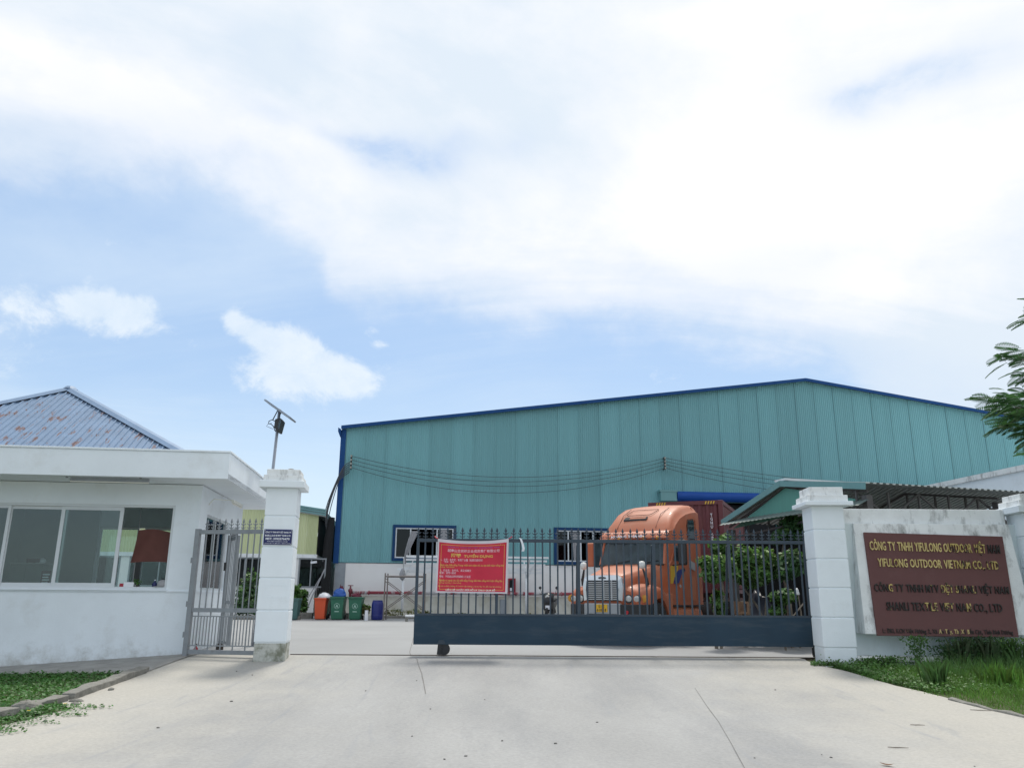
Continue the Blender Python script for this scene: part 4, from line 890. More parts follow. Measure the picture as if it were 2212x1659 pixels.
# white steel shelter frame in front of the wall
SHF = Frame(WH.w(2.95, -1.6).x, WH.w(2.95, -1.6).y, R(7)); M['white_steel'] = MAT('white painted steel', (.76, .78, .80), .5, var=.1, scale=3, dirt=(.35, .33, .3), dirt_amt=.5, dirt_scale=5)
sh_ = framed('motorbike_shelter', 'white steel motorbike shelter frame with bare purlins against the hall wall', 'shelter', SHF)
def sf(px, py): return SHF.front(px, py)
pa = sf(*((1120+1640*.2713)/1.7966, (2000+900*.2713)/1.7966)).x; pb_ = sf((1580+1280*.3616)/1.7966, 1270).x
for x in (pa, pb_):
    p_ = MB().tube([(x, 0, .2), (x, 0, 2.45)], .06, 10).build('post', M['white_steel'], sh_, smooth=True)
    MB().bar((x, .02, 2.0), (x+.45, .0, 2.95), .05).bar((x, -.02, 2.15), (x, -1.1, 3.0), .05).bar((x, .0, 2.15), (x, .9, 3.0), .05).build('brace', M['white_steel'], sh_)
    MB().box(x-.16, -.16, .30, x+.16, .16, .36).build('foot_plate', M['old_concrete'], sh_)
for i, zy in enumerate((598, 640, 690, 748, 796)):
    z = SHF.front((1120+1690*.2713)/1.7966, (2000+zy*.2713)/1.7966).z
    MB().box(pa+.1, -1.15+.5*i, z-.045, pb_+.9, -1.09+.5*i, z+.045).build('purlin', M['white_steel'], sh_)
MB().box(pa-.3, -.1, 2.46, pb_+.2, -.04, 2.56).build('beam', M['white_steel'], sh_)
t = framed('plastic_bag', 'clear grey plastic bag tied round the left post of the shelter frame', 'bag', SHF)
MB().lathe([(.03, -.55), (.13, -.45), (.15, -.25), (.07, -.05), (.02, 0)], 9, (pa-.05, -.09, 2.55)).build('bag', M['curtain'], t, smooth=True)
# green-roofed low building to the left (pale yellow green cladding)
YB = Frame(WH.w(-1.15, 0).x, WH.w(-1.15, 0).y-.6, R(7))
yb = framed('workshop', 'low pale yellow green clad workshop with dark windows beside the factory hall', 'workshop', YB)
def yz(x, y): return YB.front(*z3(x, y))
zc1, zc0 = yz(1100, 520).z+.15, yz(1100, 785).z
wz1, wz0 = yz(1100, 810).z, yz(1100, 1035).z
k = 0; u = -16.0
wxs = [yz(990, 900).x, yz(1085, 900).x, yz(1200, 900).x]
while u < -.06:
    ue = min(u+1.1, -.05); mb = MB(); n = 8; dx = (ue-u)/n; pts = []
    for i in range(n): pts += [(u+i*dx, .03), (u+i*dx+dx*.3, .03), (u+i*dx+dx*.45, 0), (u+i*dx+dx*.85, 0)]
    pts.append((ue, .03))
    for (xa, da), (xb, db) in zip(pts, pts[1:]):
        kk = len(mb.v); mb.v += [(xa, -da, zc0), (xb, -db, zc0), (xb, -db, zc1+.3-.02*xb), (xa, -da, zc1+.3-.02*xa)]; mb.f.append((kk, kk+1, kk+2, kk+3)); mb.m.append(0)
    mb.build('cladding_panel', M['yellow_clad'], yb); u = ue+.003
MB().prism([(0.25, zc1+.0), (-16.2, zc1+2.3), (-16.2, zc1+2.55), (0.25, zc1+.27)], 'y', -.20, 14).build('roof', M['roof_sheet'], yb)
for k in range(3): MB().prism([(0.3, zc1+.26-.11*k), (-16.2, zc1+2.52-.11*k), (-16.2, zc1+2.60-.11*k), (0.3, zc1+.335-.11*k)], 'y', -.30+.02*k, -.22+.02*k).build('eave_trim', M['teal_trim'], yb)
holes = [(-15, wz0, -12.2, wz1), (-11.8, wz0, -9, wz1), (-8.6, wz0, -5.9, wz1), (-5.5, wz0, wxs[0]-.35, wz1), (wxs[0], wz0, wxs[2], wz1)]
MB().wall(-16, -.02, -.3, zc0-.002, .03, .22, holes).build('wall', M['plinth'], yb)
MB().box(-16, -.055, zc0-.16, -.02, -.033, zc0+.02).build('drip_strip', M['white_steel'], yb)
for h in holes:
    w = MB().wall(h[0]+.001, h[2]-.001, h[1]+.001, h[3]-.001, .01, .12, [(h[0]+.07, h[1]+.07, h[2]-.07, h[3]-.07)]).build('window', M['grey_steel'], yb)
    m_ = wxs[1] if h is holes[-1] else (h[0]+h[2])/2
    MB().box(m_-.03, .02, h[1]+.071, m_+.03, .11, h[3]-.071).build('mullion', M['grey_steel'], w)
    for a, b in ((h[0]+.07, m_-.031), (m_+.031, h[2]-.07)): MB().box(a, .06, h[1]+.071, b, .066, h[3]-.071).build('pane', M['dark_glass'], w)
MB().box(-16, 13.9, -.3, -.02, 14, zc1+.0).build('back_wall', M['yellow_clad'], yb); MB().box(-.05, .04, zc0, -.02, 13.89, zc1-.02).build('side_wall', M['dark'], yb); MB().box(-.051, .23, -.3, -.021, 13.89, zc0-.002).build('side_wall', M['plinth'], yb)  # upper wall on the gap is black: the shade there is put into its colour
MB().box(-16.1, .03, -.3, -16.0, 13.9, zc1+2.2).build('side_wall', M['yellow_clad'], yb)
t = framed('security_lamp', 'small white lamp under the eave of the yellow green workshop', 'lamp', YB)
q = yz(1178, 846); MB().box(q.x-.14, -.22, q.z-.05, q.x+.14, -.02, q.z+.05).build('body', M['white_print'], t, rot=(0, -.15, 0)); MB().tube([(q.x, -.1, q.z+.05), (q.x, -.1, zc0-.17)], .012).build('stem', M['grey_steel'], t)
t = framed('gap_shade', 'black column standing in for the shade in the gap between the workshop and the hall', 'post', YB)  # added black column: the shade of the gap built as a solid shape
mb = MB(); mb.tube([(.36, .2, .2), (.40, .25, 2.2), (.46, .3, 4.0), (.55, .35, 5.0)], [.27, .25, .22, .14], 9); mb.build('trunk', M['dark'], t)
tag(MB().tube([WH.w(-1.55, -1.2, .4), WH.w(-1.25, -1.1, 1.3), WH.w(-.80, -.9, 2.5)], .035, 6).tube([WH.w(-1.75, -1.2, .4), WH.w(-1.45, -1.1, 1.2), WH.w(-.98, -.95, 2.1)], .022, 5).build('pole_bundle', M['curtain']), 'pale poles leaning in the gap by the left corner of the hall', 'poles')
# ------------------------------------------------------------------ green gabled canopy on the right
NY, FY = 20.2, 26.2
Np, Fp = P(1866, 1047, NY), P(1570, 1126, FY); yawc = math.atan2(-(Fp.x-Np.x), Fp.y-Np.y)
CF = Frame(Np.x, NY, yawc); LEN = (Fp-Np).length; cn = framed('canopy', 'open steel canopy with a green gable end behind the sign wall', 'canopy', CF)
M['canopy_steel'] = MAT('dull brown steel', (.09, .085, .085), .6, var=.2, scale=4)
ap = CF.side(1693, 1042); zN, zFf = Np.z, Fp.z
def prism_x(poly, a, b): return MB().add([(a, p[0], p[1]) for p in poly]+[(b, p[0], p[1]) for p in poly], [tuple(reversed(range(len(poly)))), tuple(range(len(poly), 2*len(poly)))]+[(i, (i+1) % len(poly), (i+1) % len(poly)+len(poly), i+len(poly)) for i in range(len(poly))])
zlow = CF.side((2650+350*.4522)/1.7966, (1850+415*.4522)/1.7966)
prism_x([(.25, zN-.35), (LEN-.3, zFf-.25), (ap.y, ap.z-.16)], .03, .07).build('gable', M['green_clad'], cn)
# ribbed roof slopes
def ribbed(y0, z0, y1, z1, x0, x1, pitch=.2):
    mb = MB(); x = x0; pts = []
    while x < x1: pts += [(x, 0), (x+pitch*.4, 0), (x+pitch*.5, .035), (x+pitch*.9, .035)]; x += pitch
    for x, h in pts: mb.v += [(x, y0, z0+h), (x, y1, z1+h)]
    n = len(pts); mb.f = [(2*i, 2*i+2, 2*i+3, 2*i+1) for i in range(n-1)]; mb.m = [0]*(n-1); return mb
M['canopy_roof'] = MAT('grey green canopy sheet', (.27, .30, .29), .5, var=.1)
ribbed(-.25, zN, ap.y, ap.z+.02, -.12, 9).build('roof_slope', M['canopy_roof'], cn); ribbed(ap.y, ap.z+.02, LEN+.25, zFf-.03, -.12, 9).build('roof_slope', M['canopy_roof'], cn)
MB().box(-.13, ap.y-.25, ap.z+.03, 9, ap.y+.25, ap.z+.09).build('ridge_cap', M['white_frame'], cn)
for (a, b) in (((-.14, -.2, zN-.06), (-.14, ap.y, ap.z-.04)), ((-.14, ap.y, ap.z-.04), (-.14, LEN+.08, zFf-.04))):
    MB().bar(a, b, .03, .17, up=(0, 0, 1)).build('rake_trim', M['teal_trim'], cn)
M['skirt'] = MAT('dull green skirt sheet', (.12, .16, .15), .6, var=.15)
# corrugated skirt roof under the gable
mb = MB(); n = 60
for i in range(n+1):
    y = -.1+(LEN+.1)*i/n; h = .018*(i % 2); zz = zlow.z+.12+(zN-.55-zlow.z-.12)*(1-i/n)*.0
    mb.v += [(.02, y, zlow.z+.12+h), (-.34, y, zlow.z-.05+h)]
mb.f = [(2*i, 2*i+2, 2*i+3, 2*i+1) for i in range(n)]; mb.m = [0]*n; mb.build('skirt_roof', M['skirt'], cn)
for x in (.1, 4.4, 8.7):                              # posts and trusses
    for y, z in ((.05, zN-.12), (LEN-.1, zFf-.14)):
        MB().box(x-.09, y-.09, -.1, x+.09, y+.09, z-.14).build('post', M['canopy_steel'], cn)
    mb = MB(); mb.bar((x, 0, zN-.16), (x, ap.y, ap.z-.14), .06).bar((x, ap.y, ap.z-.14), (x, LEN, zFf-.18), .06).bar((x, 0, zN-.55), (x, LEN, zFf-.55), .06)
    for k in range(1, 6):
        yy = LEN*k/6; top = zN-.16+(ap.z-zN)*min(1, yy/ap.y) if yy < ap.y else zFf-.18+(ap.z-zFf)*(LEN-yy)/(LEN-ap.y); mb.bar((x, yy, zN-.55+(zFf-zN)*k/6), (x, yy, top), .05)
    mb.build('truss', M['canopy_steel'], cn)
mb = MB(); zz0, zz1 = zN-.80, zN-.12                               # lattice beam along the front eave
mb.bar((0, .3, zz0), (9, .3, zz0), .06)
for k in range(9):
    mb.bar((k, .3, zz0), (k, .3, zz1), .05); mb.bar((k, .3, zz0 if k % 2 else zz1), (k+1, .3, zz1 if k % 2 else zz0), .045)
mb.build('lattice_beam', M['canopy_steel'], cn)
MB().box(.45, LEN-.15, -.1, 9, LEN-.05, zFf-.6).build('shade_sheet', M['dark'], cn)  # black sheet added for the dark opening under the canopy
# plain white building far right
q = P(2066, 1046, 36); WF = Frame(q.x, 36, R(7)); wb = framed('white_building', 'plain white rendered building rising behind the canopy on the far right', 'building', WF)
MB().box(0, -14, -.3, 14, 6, q.z).build('wall', M['plaster'], wb); MB().box(-.1, -14.1, q.z+.001, 14.1, 6.1, q.z+.22).build('parapet', M['stained'], wb)
# ------------------------------------------------------------------ orange truck tractor
PH = R(34.5)
TF = Frame(2.49, 22.34, -PH, -.02)
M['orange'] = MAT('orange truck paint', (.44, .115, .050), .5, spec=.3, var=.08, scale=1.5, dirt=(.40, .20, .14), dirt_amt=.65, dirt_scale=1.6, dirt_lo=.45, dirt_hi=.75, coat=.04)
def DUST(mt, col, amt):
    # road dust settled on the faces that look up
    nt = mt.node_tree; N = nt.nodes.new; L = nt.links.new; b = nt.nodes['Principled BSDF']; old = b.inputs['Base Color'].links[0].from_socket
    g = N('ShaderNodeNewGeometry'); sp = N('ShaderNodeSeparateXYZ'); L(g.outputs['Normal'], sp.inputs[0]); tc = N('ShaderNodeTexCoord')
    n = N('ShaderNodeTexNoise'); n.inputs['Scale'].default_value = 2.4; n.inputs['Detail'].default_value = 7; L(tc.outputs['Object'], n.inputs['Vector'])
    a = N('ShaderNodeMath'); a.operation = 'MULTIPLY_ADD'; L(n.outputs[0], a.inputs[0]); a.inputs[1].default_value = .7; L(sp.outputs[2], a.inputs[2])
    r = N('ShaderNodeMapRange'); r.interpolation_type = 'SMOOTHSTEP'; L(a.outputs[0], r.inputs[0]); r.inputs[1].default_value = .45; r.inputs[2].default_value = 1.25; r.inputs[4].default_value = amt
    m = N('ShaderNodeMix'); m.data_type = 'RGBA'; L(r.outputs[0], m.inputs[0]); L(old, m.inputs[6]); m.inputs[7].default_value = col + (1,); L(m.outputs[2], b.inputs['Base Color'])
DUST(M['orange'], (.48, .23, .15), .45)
M['orange_dusty'] = MAT('dusty orange paint', (.48, .16, .08), .6, var=.08, scale=2, dirt=(.40, .24, .17), dirt_amt=.6, dirt_scale=2)
M['chrome'] = MAT('chrome surround', (.70, .72, .74), .25, .55, var=.04); M['slat'] = MAT('grille slats', (.55, .56, .57), .35, .4, var=.05)
M['rubber'] = MAT('black rubber', (.018, .018, .019), .8, var=.2); M['black_plastic'] = MAT('black plastic', (.025, .026, .028), .5)
M['lamp_lens'] = MAT('headlamp lens', (.52, .52, .50), .18, .3, var=.15, scale=20); M['amber'] = MAT('amber lens', (.55, .25, .03), .25); M['red_hook'] = MAT('red tow hook', (.40, .02, .03), .5)
M['grey_bumper'] = MAT('grey bumper', (.32, .34, .36), .45); M['plate_yellow'] = MAT('yellow number plate', (.72, .42, .02), .5); M['stripe_yellow'] = MAT('yellow stripe', (.62, .38, .03), .5); M['stripe_blue'] = MAT('blue swoosh', (.02, .035, .20), .45)
M['cab_glass'] = MAT('cab glass', (.030, .050, .060), .05, var=.5, scale=2.5, spec=.28); M['mirror_white'] = MAT('white mirror shell', (.68, .68, .66), .35); M['dark_red'] = MAT('dark red chassis', (.10, .045, .04), .7, var=.2)
tk = framed('truck', 'orange long nosed truck tractor with sleeper cab behind the gate', 'truck', TF); tk.scale = (1.05,)*3
def rsec(y, w, zb, zt, r, wt=None, n=5, crown=.03):
    # half outline right side from bottom up, mirrored: a rounded box section; wt = half width near the top
    wt = wt if wt is not None else w; pts = [(w, zb), (w, zb+(zt-r-zb)*.5), (w-(w-wt)*.25, zt-r)]
    for i in range(1, n+1):
        g = math.pi/2*i/n; pts.append((wt-r+r*math.cos(g)-(0), zt-r+r*math.sin(g)))
    pts += [((wt-r)*.5, zt+crown*.7)]
    full = pts + [(0, zt+crown)] + [(-a, b) for a, b in reversed(pts)]
    return [Vector((a, y, b)) for a, b in full]
# cab and sleeper shell
cab = MB(); st = []
for y, w, wt, zb, zt, r in ((1.62, .86, .80, 1.05, 2.12, .12), (1.80, .98, .86, 1.05, 2.30, .15), (2.02, 1.03, .90, 1.05, 2.76, .16), (2.16, 1.05, 1.0, 1.05, 3.02, .20), (2.30, 1.07, 1.01, 1.05, 3.24, .18), (2.50, 1.08, .98, 1.05, 3.45, .20), (2.80, 1.08, .99, 1.05, 3.66, .22), (3.20, 1.08, 1.0, 1.05, 3.82, .24), (3.65, 1.08, 1.0, 1.05, 3.91, .24), (4.00, 1.08, 1.0, 1.05, 3.93, .22), (4.22, 1.07, .98, 1.06, 3.89, .20), (4.30, 1.02, .92, 1.08, 3.80, .20)):
    st.append(rsec(y, w, zb, zt, r, wt))
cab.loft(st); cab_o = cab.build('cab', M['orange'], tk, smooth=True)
es = cab_o.modifiers.new('edge', 'EDGE_SPLIT'); es.split_angle = R(38)
ztab = [(1.62, 2.12), (1.80, 2.30), (2.02, 2.76), (2.16, 3.02), (2.30, 3.26), (2.50, 3.48), (2.80, 3.68), (3.20, 3.83), (3.65, 3.92), (4.0, 3.94), (4.3, 3.80)]
def ztop(y):
    for (a, za), (b, zb) in zip(ztab, ztab[1:]):
        if a <= y <= b: return za+(zb-za)*(y-a)/(b-a)+.03
    return 3.87
def roofpatch(poly, lift, mat, name):     # a flat patch laid on the roof slope; poly in (x, y)
    vs = [Vector((x, y, ztop(y)+lift)) for x, y in poly]; n = len(vs); low = [v-Vector((0, 0, lift+.03)) for v in vs]
    return MB().add(vs+low, [tuple(range(n))]+[(i, i+n, (i+1) % n+n, (i+1) % n) for i in range(n)]).build(name, mat, tk)
M['seam'] = MAT('panel seam', (.10, .035, .02), .7)
def roofline(pts, r=.008, name='roof_seam'): MB().tube([Vector((x, y, ztop(y)+.004)) for x, y in pts], r, 4).build(name, M['seam'], tk)
hp = [(-.38, 2.78), (-.26, 3.16), (.46, 3.16), (.30, 2.78)]
roofline([(-.52, 2.60), (-.48, 2.70), (-.42, 2.86), (-.25, 2.88), (.36, 2.88), (.40, 2.84), (.26, 2.61), (.20, 2.58), (-.46, 2.58), (-.52, 2.60)], .009, 'hatch_seam')
roofpatch([(-.54, 2.42), (-.50, 2.49), (.20, 2.49), (.18, 2.42)], .014, M['black_plastic'], 'roof_vent')
roofpatch([(-.36, 2.435), (-.34, 2.475), (.16, 2.475), (.15, 2.435)], .020, M['orange_dusty'], 'vent_slot')
roofline([(-.66, 2.22), (-.62, 2.6), (-.56, 3.0)]); roofline([(.55, 2.22), (.56, 2.6), (.66, 3.0)])
for s in (-1, 1): MB().tube([Vector((s*1.075, 3.88, 1.1)), Vector((s*1.085, 3.88, 2.4)), Vector((s*1.07, 3.88, 3.45)), Vector((s*.96, 3.9, 3.84)), Vector((s*.5, 3.9, 3.962))], .010, 4).build('body_seam', M['seam'], tk)
# visor over the windscreen
vis = []
for k in range(13):
    x = -1.04+2.08*k/12; b = .18*(1-(x/1.04)**2)
    vis.append([Vector((x, 1.92-b, 2.80)), Vector((x, 1.86-b, 2.84)), Vector((x, 1.92-b, 2.96)), Vector((x, 2.02-b*.6, 3.05)), Vector((x, 2.28, 3.08)), Vector((x, 2.25, 2.80))])
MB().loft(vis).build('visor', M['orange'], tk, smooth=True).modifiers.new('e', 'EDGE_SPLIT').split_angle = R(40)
def visy(x): return 1.885-.18*(1-(x/1.04)**2)
for x in (-.72, -.36, .02, .40, .78):
    MB().lathe([(.05, 0), (.045, .03), (.02, .045)], 8, (x, visy(x)-.03, 2.845), 'x').build('marker_lamp', M['amber'], tk)
vs, fs = fit_text('HOÀNG THÀNH', -.62, .42, 2.862, 2.955, .0, .03)
mb = MB(); mb.add([(v[0], visy(v[0])-.025+.5*(v[1]-2.84)-.012, v[1]) for v in vs], fs); mb.build('lettering', M['white_print'], tk)
# windscreen, split by a centre pillar
def wsp(x, f): # f 0 bottom .. 1 top
    b = .20*(1-(x/.95)**2); return Vector((x*(1-.05*f), 1.73+.24*f-b*(1-.35*f), 2.13+.68*f))
mb = MB(); n = 14
MB_f = MB()
for j in range(4):
    for i in range(n+1): mb.v.append(tuple(wsp(-.97+1.94*i/n, j/3)))
for j in range(3):
    for i in range(n): A = j*(n+1)+i; mb.f.append((A, A+1, A+n+2, A+n+1)); mb.m.append(0)
mb.build('windscreen', M['cab_glass'], tk, smooth=True)
MB().tube([wsp(-.97+1.94*i/n, 0) for i in range(n+1)], .028, 5).build('windscreen_seal', M['black_plastic'], tk)
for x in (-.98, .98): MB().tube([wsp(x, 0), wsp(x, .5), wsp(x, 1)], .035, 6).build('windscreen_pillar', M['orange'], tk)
for x in (-.45, .35): MB().tube([wsp(x, .02)+Vector((0, -.03, 0)), wsp(x+.28, .10)+Vector((0, -.04, 0)), wsp(x+.5, .16)+Vector((0, -.03, 0))], .012, 5).build('wiper', M['black_plastic'], tk)
# cowl infill under the screen, the bonnet
hood = []
for y, w, zt, zb, r in ((.06, .56, 1.74, 1.0, .12), (.12, .60, 1.80, .98, .13), (.45, .66, 1.87, .98, .14), (.9, .74, 1.96, .98, .15), (1.35, .83, 2.06, 1.0, .15), (1.72, .93, 2.14, 1.05, .14), (1.80, .94, 2.13, 1.05, .13)):
    hood.append(rsec(y, w, zb, zt, r, w-.05, crown=.035))
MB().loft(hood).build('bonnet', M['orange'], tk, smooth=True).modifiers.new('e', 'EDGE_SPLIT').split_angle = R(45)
# front wings with wheel arches
for s in (-1, 1):
    rings = []
    for y, xo, zt, zb in ((.10, .96, 1.34, .82), (.20, 1.06, 1.42, .80), (.40, 1.11, 1.48, .80), (.52, 1.13, 1.50, 1.02), (.75, 1.14, 1.53, 1.18), (1.02, 1.15, 1.54, 1.24), (1.30, 1.14, 1.50, 1.18), (1.52, 1.12, 1.42, 1.0), (1.68, 1.10, 1.36, .8)):
        rings.append([Vector((s*a, y, b)) for a, b in ((.52, zb), (xo-.01, zb), (xo, zb+(zt-zb)*.45), (xo-.03, zt-.06), (xo-.10, zt), (.62, zt+.10), (.52, zt+.12))])
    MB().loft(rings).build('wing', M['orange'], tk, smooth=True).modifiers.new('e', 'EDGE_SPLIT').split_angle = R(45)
    MB().lathe([(.30, -.14), (.50, -.14), (.535, -.10), (.535, .10), (.50, .14), (.30, .14)], 28, (s*.98, 1.02, .60), 'x').build('wheel', M['rubber'], tk, smooth=True)
    MB().lathe([(.29, -.10), (.29, .10), (.12, .13), (.10, .16)], 20, (s*(.98+.03), 1.02, .60), 'x').build('wheel_hub', M['slat'], tk)
    for k, xx in enumerate((.70, .91)):
        MB().lathe([(.080, .03), (.084, 0), (.07, -.006), (.04, -.018), (.01, -.022)], 18, (s*xx, .085+.02*k, 1.215), 'y').build('headlamp', M['lamp_lens'], tk, smooth=True)
        MB().lathe([(.112, .05), (.108, .004), (.086, .004)], 18, (s*xx, .085+.02*k, 1.215), 'y').build('lamp_rim', M['black_plastic'], tk)
    MB().lathe([(.095, .03), (.095, 0), (.02, -.012)], 14, (s*1.06, .20, 1.22), 'y').build('indicator', M['amber'], tk)
    # mud skirt, steps and tank along the side
    MB().box(s*.70 if s > 0 else -1.08, 1.70, .55, 1.08 if s > 0 else -.70, 2.02, 1.36).build('step_panel', M['orange_dusty'], tk, bevel=.03)
    MB().lathe([(.30, 0), (.32, .03), (.32, 1.9), (.30, 1.93)], 22, (s*.80, 2.08, .76), 'y').build('fuel_tank', M['orange_dusty'], tk, smooth=True)
    MB().box(s*1.0-.08, 2.05, 1.02, s*1.0+.08, 4.25, 1.06).build('running_board', M['black_plastic'], tk)
# grille: bright surround, slats, two uprights
outer = [(-.555, 1.16), (-.585, 1.50), (-.545, 1.73), (-.43, 1.805), (.43, 1.805), (.545, 1.73), (.585, 1.50), (.555, 1.16)]
inner = [(-.455, 1.185), (-.475, 1.45), (-.455, 1.66), (-.39, 1.675), (.39, 1.675), (.455, 1.66), (.475, 1.45), (.455, 1.185)]
mb = MB(); n = len(outer); zz = lambda p, y: (p[0], y, p[1])
mb.v = [zz(p, .02) for p in outer]+[zz(p, -.02) for p in inner]+[zz(p, .10) for p in outer]+[zz(p, .06) for p in inner]
for i in range(n-1): mb.f += [(i, i+1, n+i+1, n+i), (2*n+i, 2*n+i+1, i+1, i), (n+i, n+i+1, 3*n+i+1, 3*n+i)]; mb.m += [0]*3
mb.f += [(0, n, 3*n, 2*n), (n-1, 3*n-1, 4*n-1, 2*n-1)]; mb.m += [0, 0]
gr = mb.build('grille', M['chrome'], tk)
MB().box(-.48, .05, 1.16, .48, .058, 1.68).build('grille_back', M['black_plastic'], gr)
for k in range(10):
    z = 1.20+.0475*k; hw = .452-(.03 if k > 8 else 0)
    MB().bar((-hw, .0, z), (hw, .0, z), .020, .022).build('slat', M['slat'], gr)
for x in (-.215, .04, .27): MB().box(x-.012, -.012, 1.18, x+.012, .03, 1.675).build('upright', M['slat'], gr)
MB().lathe([(.115, 0), (.11, -.012)], 18, (0, -.012, 1.738), 'y').xf(Matrix.Translation((0, 0, 1.738)) @ Matrix.Diagonal((1, 1, .24, 1)) @ Matrix.Translation((0, 0, -1.738))).build('badge', M['black_plastic'], gr)
lettering('Freightliner', -.085, .085, 1.727, 1.748, M['chrome'], gr, -.0255, 0, .01, 'badge_text')
# bumper
MB().box(-.52, -.06, .62, .52, .12, 1.10).build('bumper_centre', M['grey_bumper'], tk, bevel=.03)
for s in (-1, 1):
    MB().prism([(s*.525, -.05), (s*.98, .06), (s*1.14, .32), (s*1.14, .48), (s*.525, .20)], 'z', .62, 1.08).build('bumper_end', M['black_plastic'], tk, bevel=.02)
    MB().lathe([(.05, 0), (.045, -.02)], 12, (s*.70, -.03, .88), 'y').build('tow_hook', M['red_hook'], tk)
MB().box(-.44, -.072, .66, .44, -.061, .84).build('air_intake', M['black_plastic'], tk)
np_ = MB().box(-.16, -.075, .885, .17, -.062, 1.075).build('number_plate', M['plate_yellow'], tk, bevel=.004)
lettering('51C', -.08, .09, .985, 1.055, M['black_plastic'], np_, -.077, 0, .02); lettering('618.18', -.13, .14, .90, .97, M['black_plastic'], np_, -.077, 0, .02)
# door and side of the sleeper (both sides alike)
for s in (-1, 1):
    X = 1.058
    def plate(poly, x0, x1, mat, name): return MB().add([(s*x0, a, b) for a, b in poly]+[(s*x1, a, b) for a, b in poly], [tuple(range(len(poly))), tuple(reversed(range(len(poly), 2*len(poly))))]+[(i, (i+1) % len(poly), (i+1) % len(poly)+len(poly), i+len(poly)) for i in range(len(poly))]).build(name, M[mat], tk)
    def pl_in(poly, mat, name, o=0.0): 
        # laid on the leaning side of the cab: x follows the body width at each height
        n = len(poly); fx = lambda a, b: 1.088-max(0, b-2.45)*.020+o-(.03 if a < 2.1 else 0)*(1 if b < 2.3 else 1.3)
        v1 = [(s*fx(a, b), a, b) for a, b in poly]; v2 = [(s*(fx(a, b)-.06), a, b) for a, b in poly]
        return MB().add(v1+v2, [tuple(range(n)), tuple(reversed(range(n, 2*n)))]+[(i, (i+1) % n, (i+1) % n+n, i+n) for i in range(n)]).build(name, M[mat], tk)
    d = pl_in([(1.90, 1.22), (2.86, 1.22), (2.92, 1.5), (2.92, 2.66), (2.85, 2.74), (2.32, 2.74), (2.08, 2.25), (1.90, 2.10)], 'orange', 'door', .008)
    pl_in([(2.18, 2.26), (2.22, 2.24), (2.84, 2.24), (2.84, 2.66), (2.36, 2.66)], 'cab_glass', 'door_window', .016)
    pl_in([(2.70, 1.98), (2.84, 1.98), (2.84, 2.05), (2.70, 2.05)], 'black_plastic', 'door_handle', .03)
    pl_in([(3.28, 2.93), (3.34, 2.90), (3.74, 2.88), (3.76, 2.95), (3.76, 3.40), (3.70, 3.46), (3.34, 3.41), (3.26, 3.26)], 'cab_glass', 'sleeper_window', .014)
    pl_in([(3.24, 2.88), (3.78, 2.84), (3.80, 3.44), (3.72, 3.50), (3.30, 3.45), (3.22, 3.27)], 'seam', 'window_seal', .008)
    pl_in([(3.30, 1.18), (3.62, 1.18), (3.64, 1.75), (3.58, 1.85), (3.34, 1.85), (3.28, 1.75)], 'orange_dusty', 'side_hatch', .016)
    pl_in([(3.24, 2.08), (3.66, 2.00), (3.66, 2.22), (3.24, 2.30)], 'curtain', 'notice', .010)
    pl_in([(1.92, 1.62), (2.05, 1.62), (2.40, 2.02), (2.40, 2.12), (1.95, 2.08)], 'stripe_yellow', 'yellow_stripe', .014)
    pl_in([(2.14, 1.62), (2.40, 1.64), (2.62, 1.88), (2.92, 2.00), (2.60, 2.02), (2.38, 1.96), (2.16, 1.78)], 'stripe_blue', 'blue_swoosh', .018)
    MB().lathe([(.04, 0), (.045, .03)], 10, (s*1.09-.015, 2.52, 1.56), 'x').build('side_lamp', M['chrome'], tk)
    # wing mirrors and bonnet mirrors
    mat = 'orange' if s < 0 else 'black_plastic'; mx = s*1.42
    MB().box(mx-.12, 1.93, 2.10, mx+.12, 2.06, 2.78).build('wing_mirror', M[mat], tk, bevel=.05, seg=3)
    MB().tube([(s*1.02, 2.10, 2.72), (mx, 2.04, 2.80)], .018, 6).tube([(s*1.04, 2.10, 2.10), (mx, 2.04, 2.14)], .018, 6).build('mirror_arm', M['black_plastic'], tk)
    if s < 0: MB().box(mx+.125, 1.99, 2.08, mx+.44, 2.03, 2.82).build('mirror_glass', M['cab_glass'], tk, bevel=.03)
    bx = s*.95
    MB().lathe([(.02, -.10), (.075, -.08), (.095, -.02), (.09, .05), (.06, .09), (.02, .10)], 14, (bx+(.06 if s < 0 else -.10), .62, 2.07)).build('bonnet_mirror', M['mirror_white'], tk, smooth=True)
    MB().tube([(bx, .70, 1.56), (bx+(.0), .66, 1.72), (bx+(.06 if s < 0 else -.09), .64, 1.98)], [.055, .045, .022], 8).build('mirror_stalk', M['black_plastic'], tk)
# rear chassis with the drive wheels
for s in (-1, 1):
    MB().box(s*.45-.06, 4.3, .78, s*.45+.06, 7.2, 1.02).build('chassis_rail', M['dark_red'], tk)
    for y in (5.5, 6.8):
        MB().lathe([(.28, -.30), (.49, -.30), (.525, -.26), (.525, .26), (.49, .30), (.28, .30)], 24, (s*.80, y, .62), 'x').build('wheel', M['rubber'], tk, smooth=True)
MB().lathe([(.45, 1.03), (.42, 1.18)], 20, (0, 6.1, 0)).build('fifth_wheel', M['black_iron'], tk)
MB().tube([(-.6, 4.42, 1.2), (-.6, 4.42, 3.9)], .07, 10).build('exhaust', M['slat'], tk)
MB().tube([(.55, 4.42, 1.3), (.75, 4.45, 2.2), (.82, 4.42, 2.9), (.66, 4.5, 3.1)], .03, 6).build('air_hose', M['mirror_white'], tk)
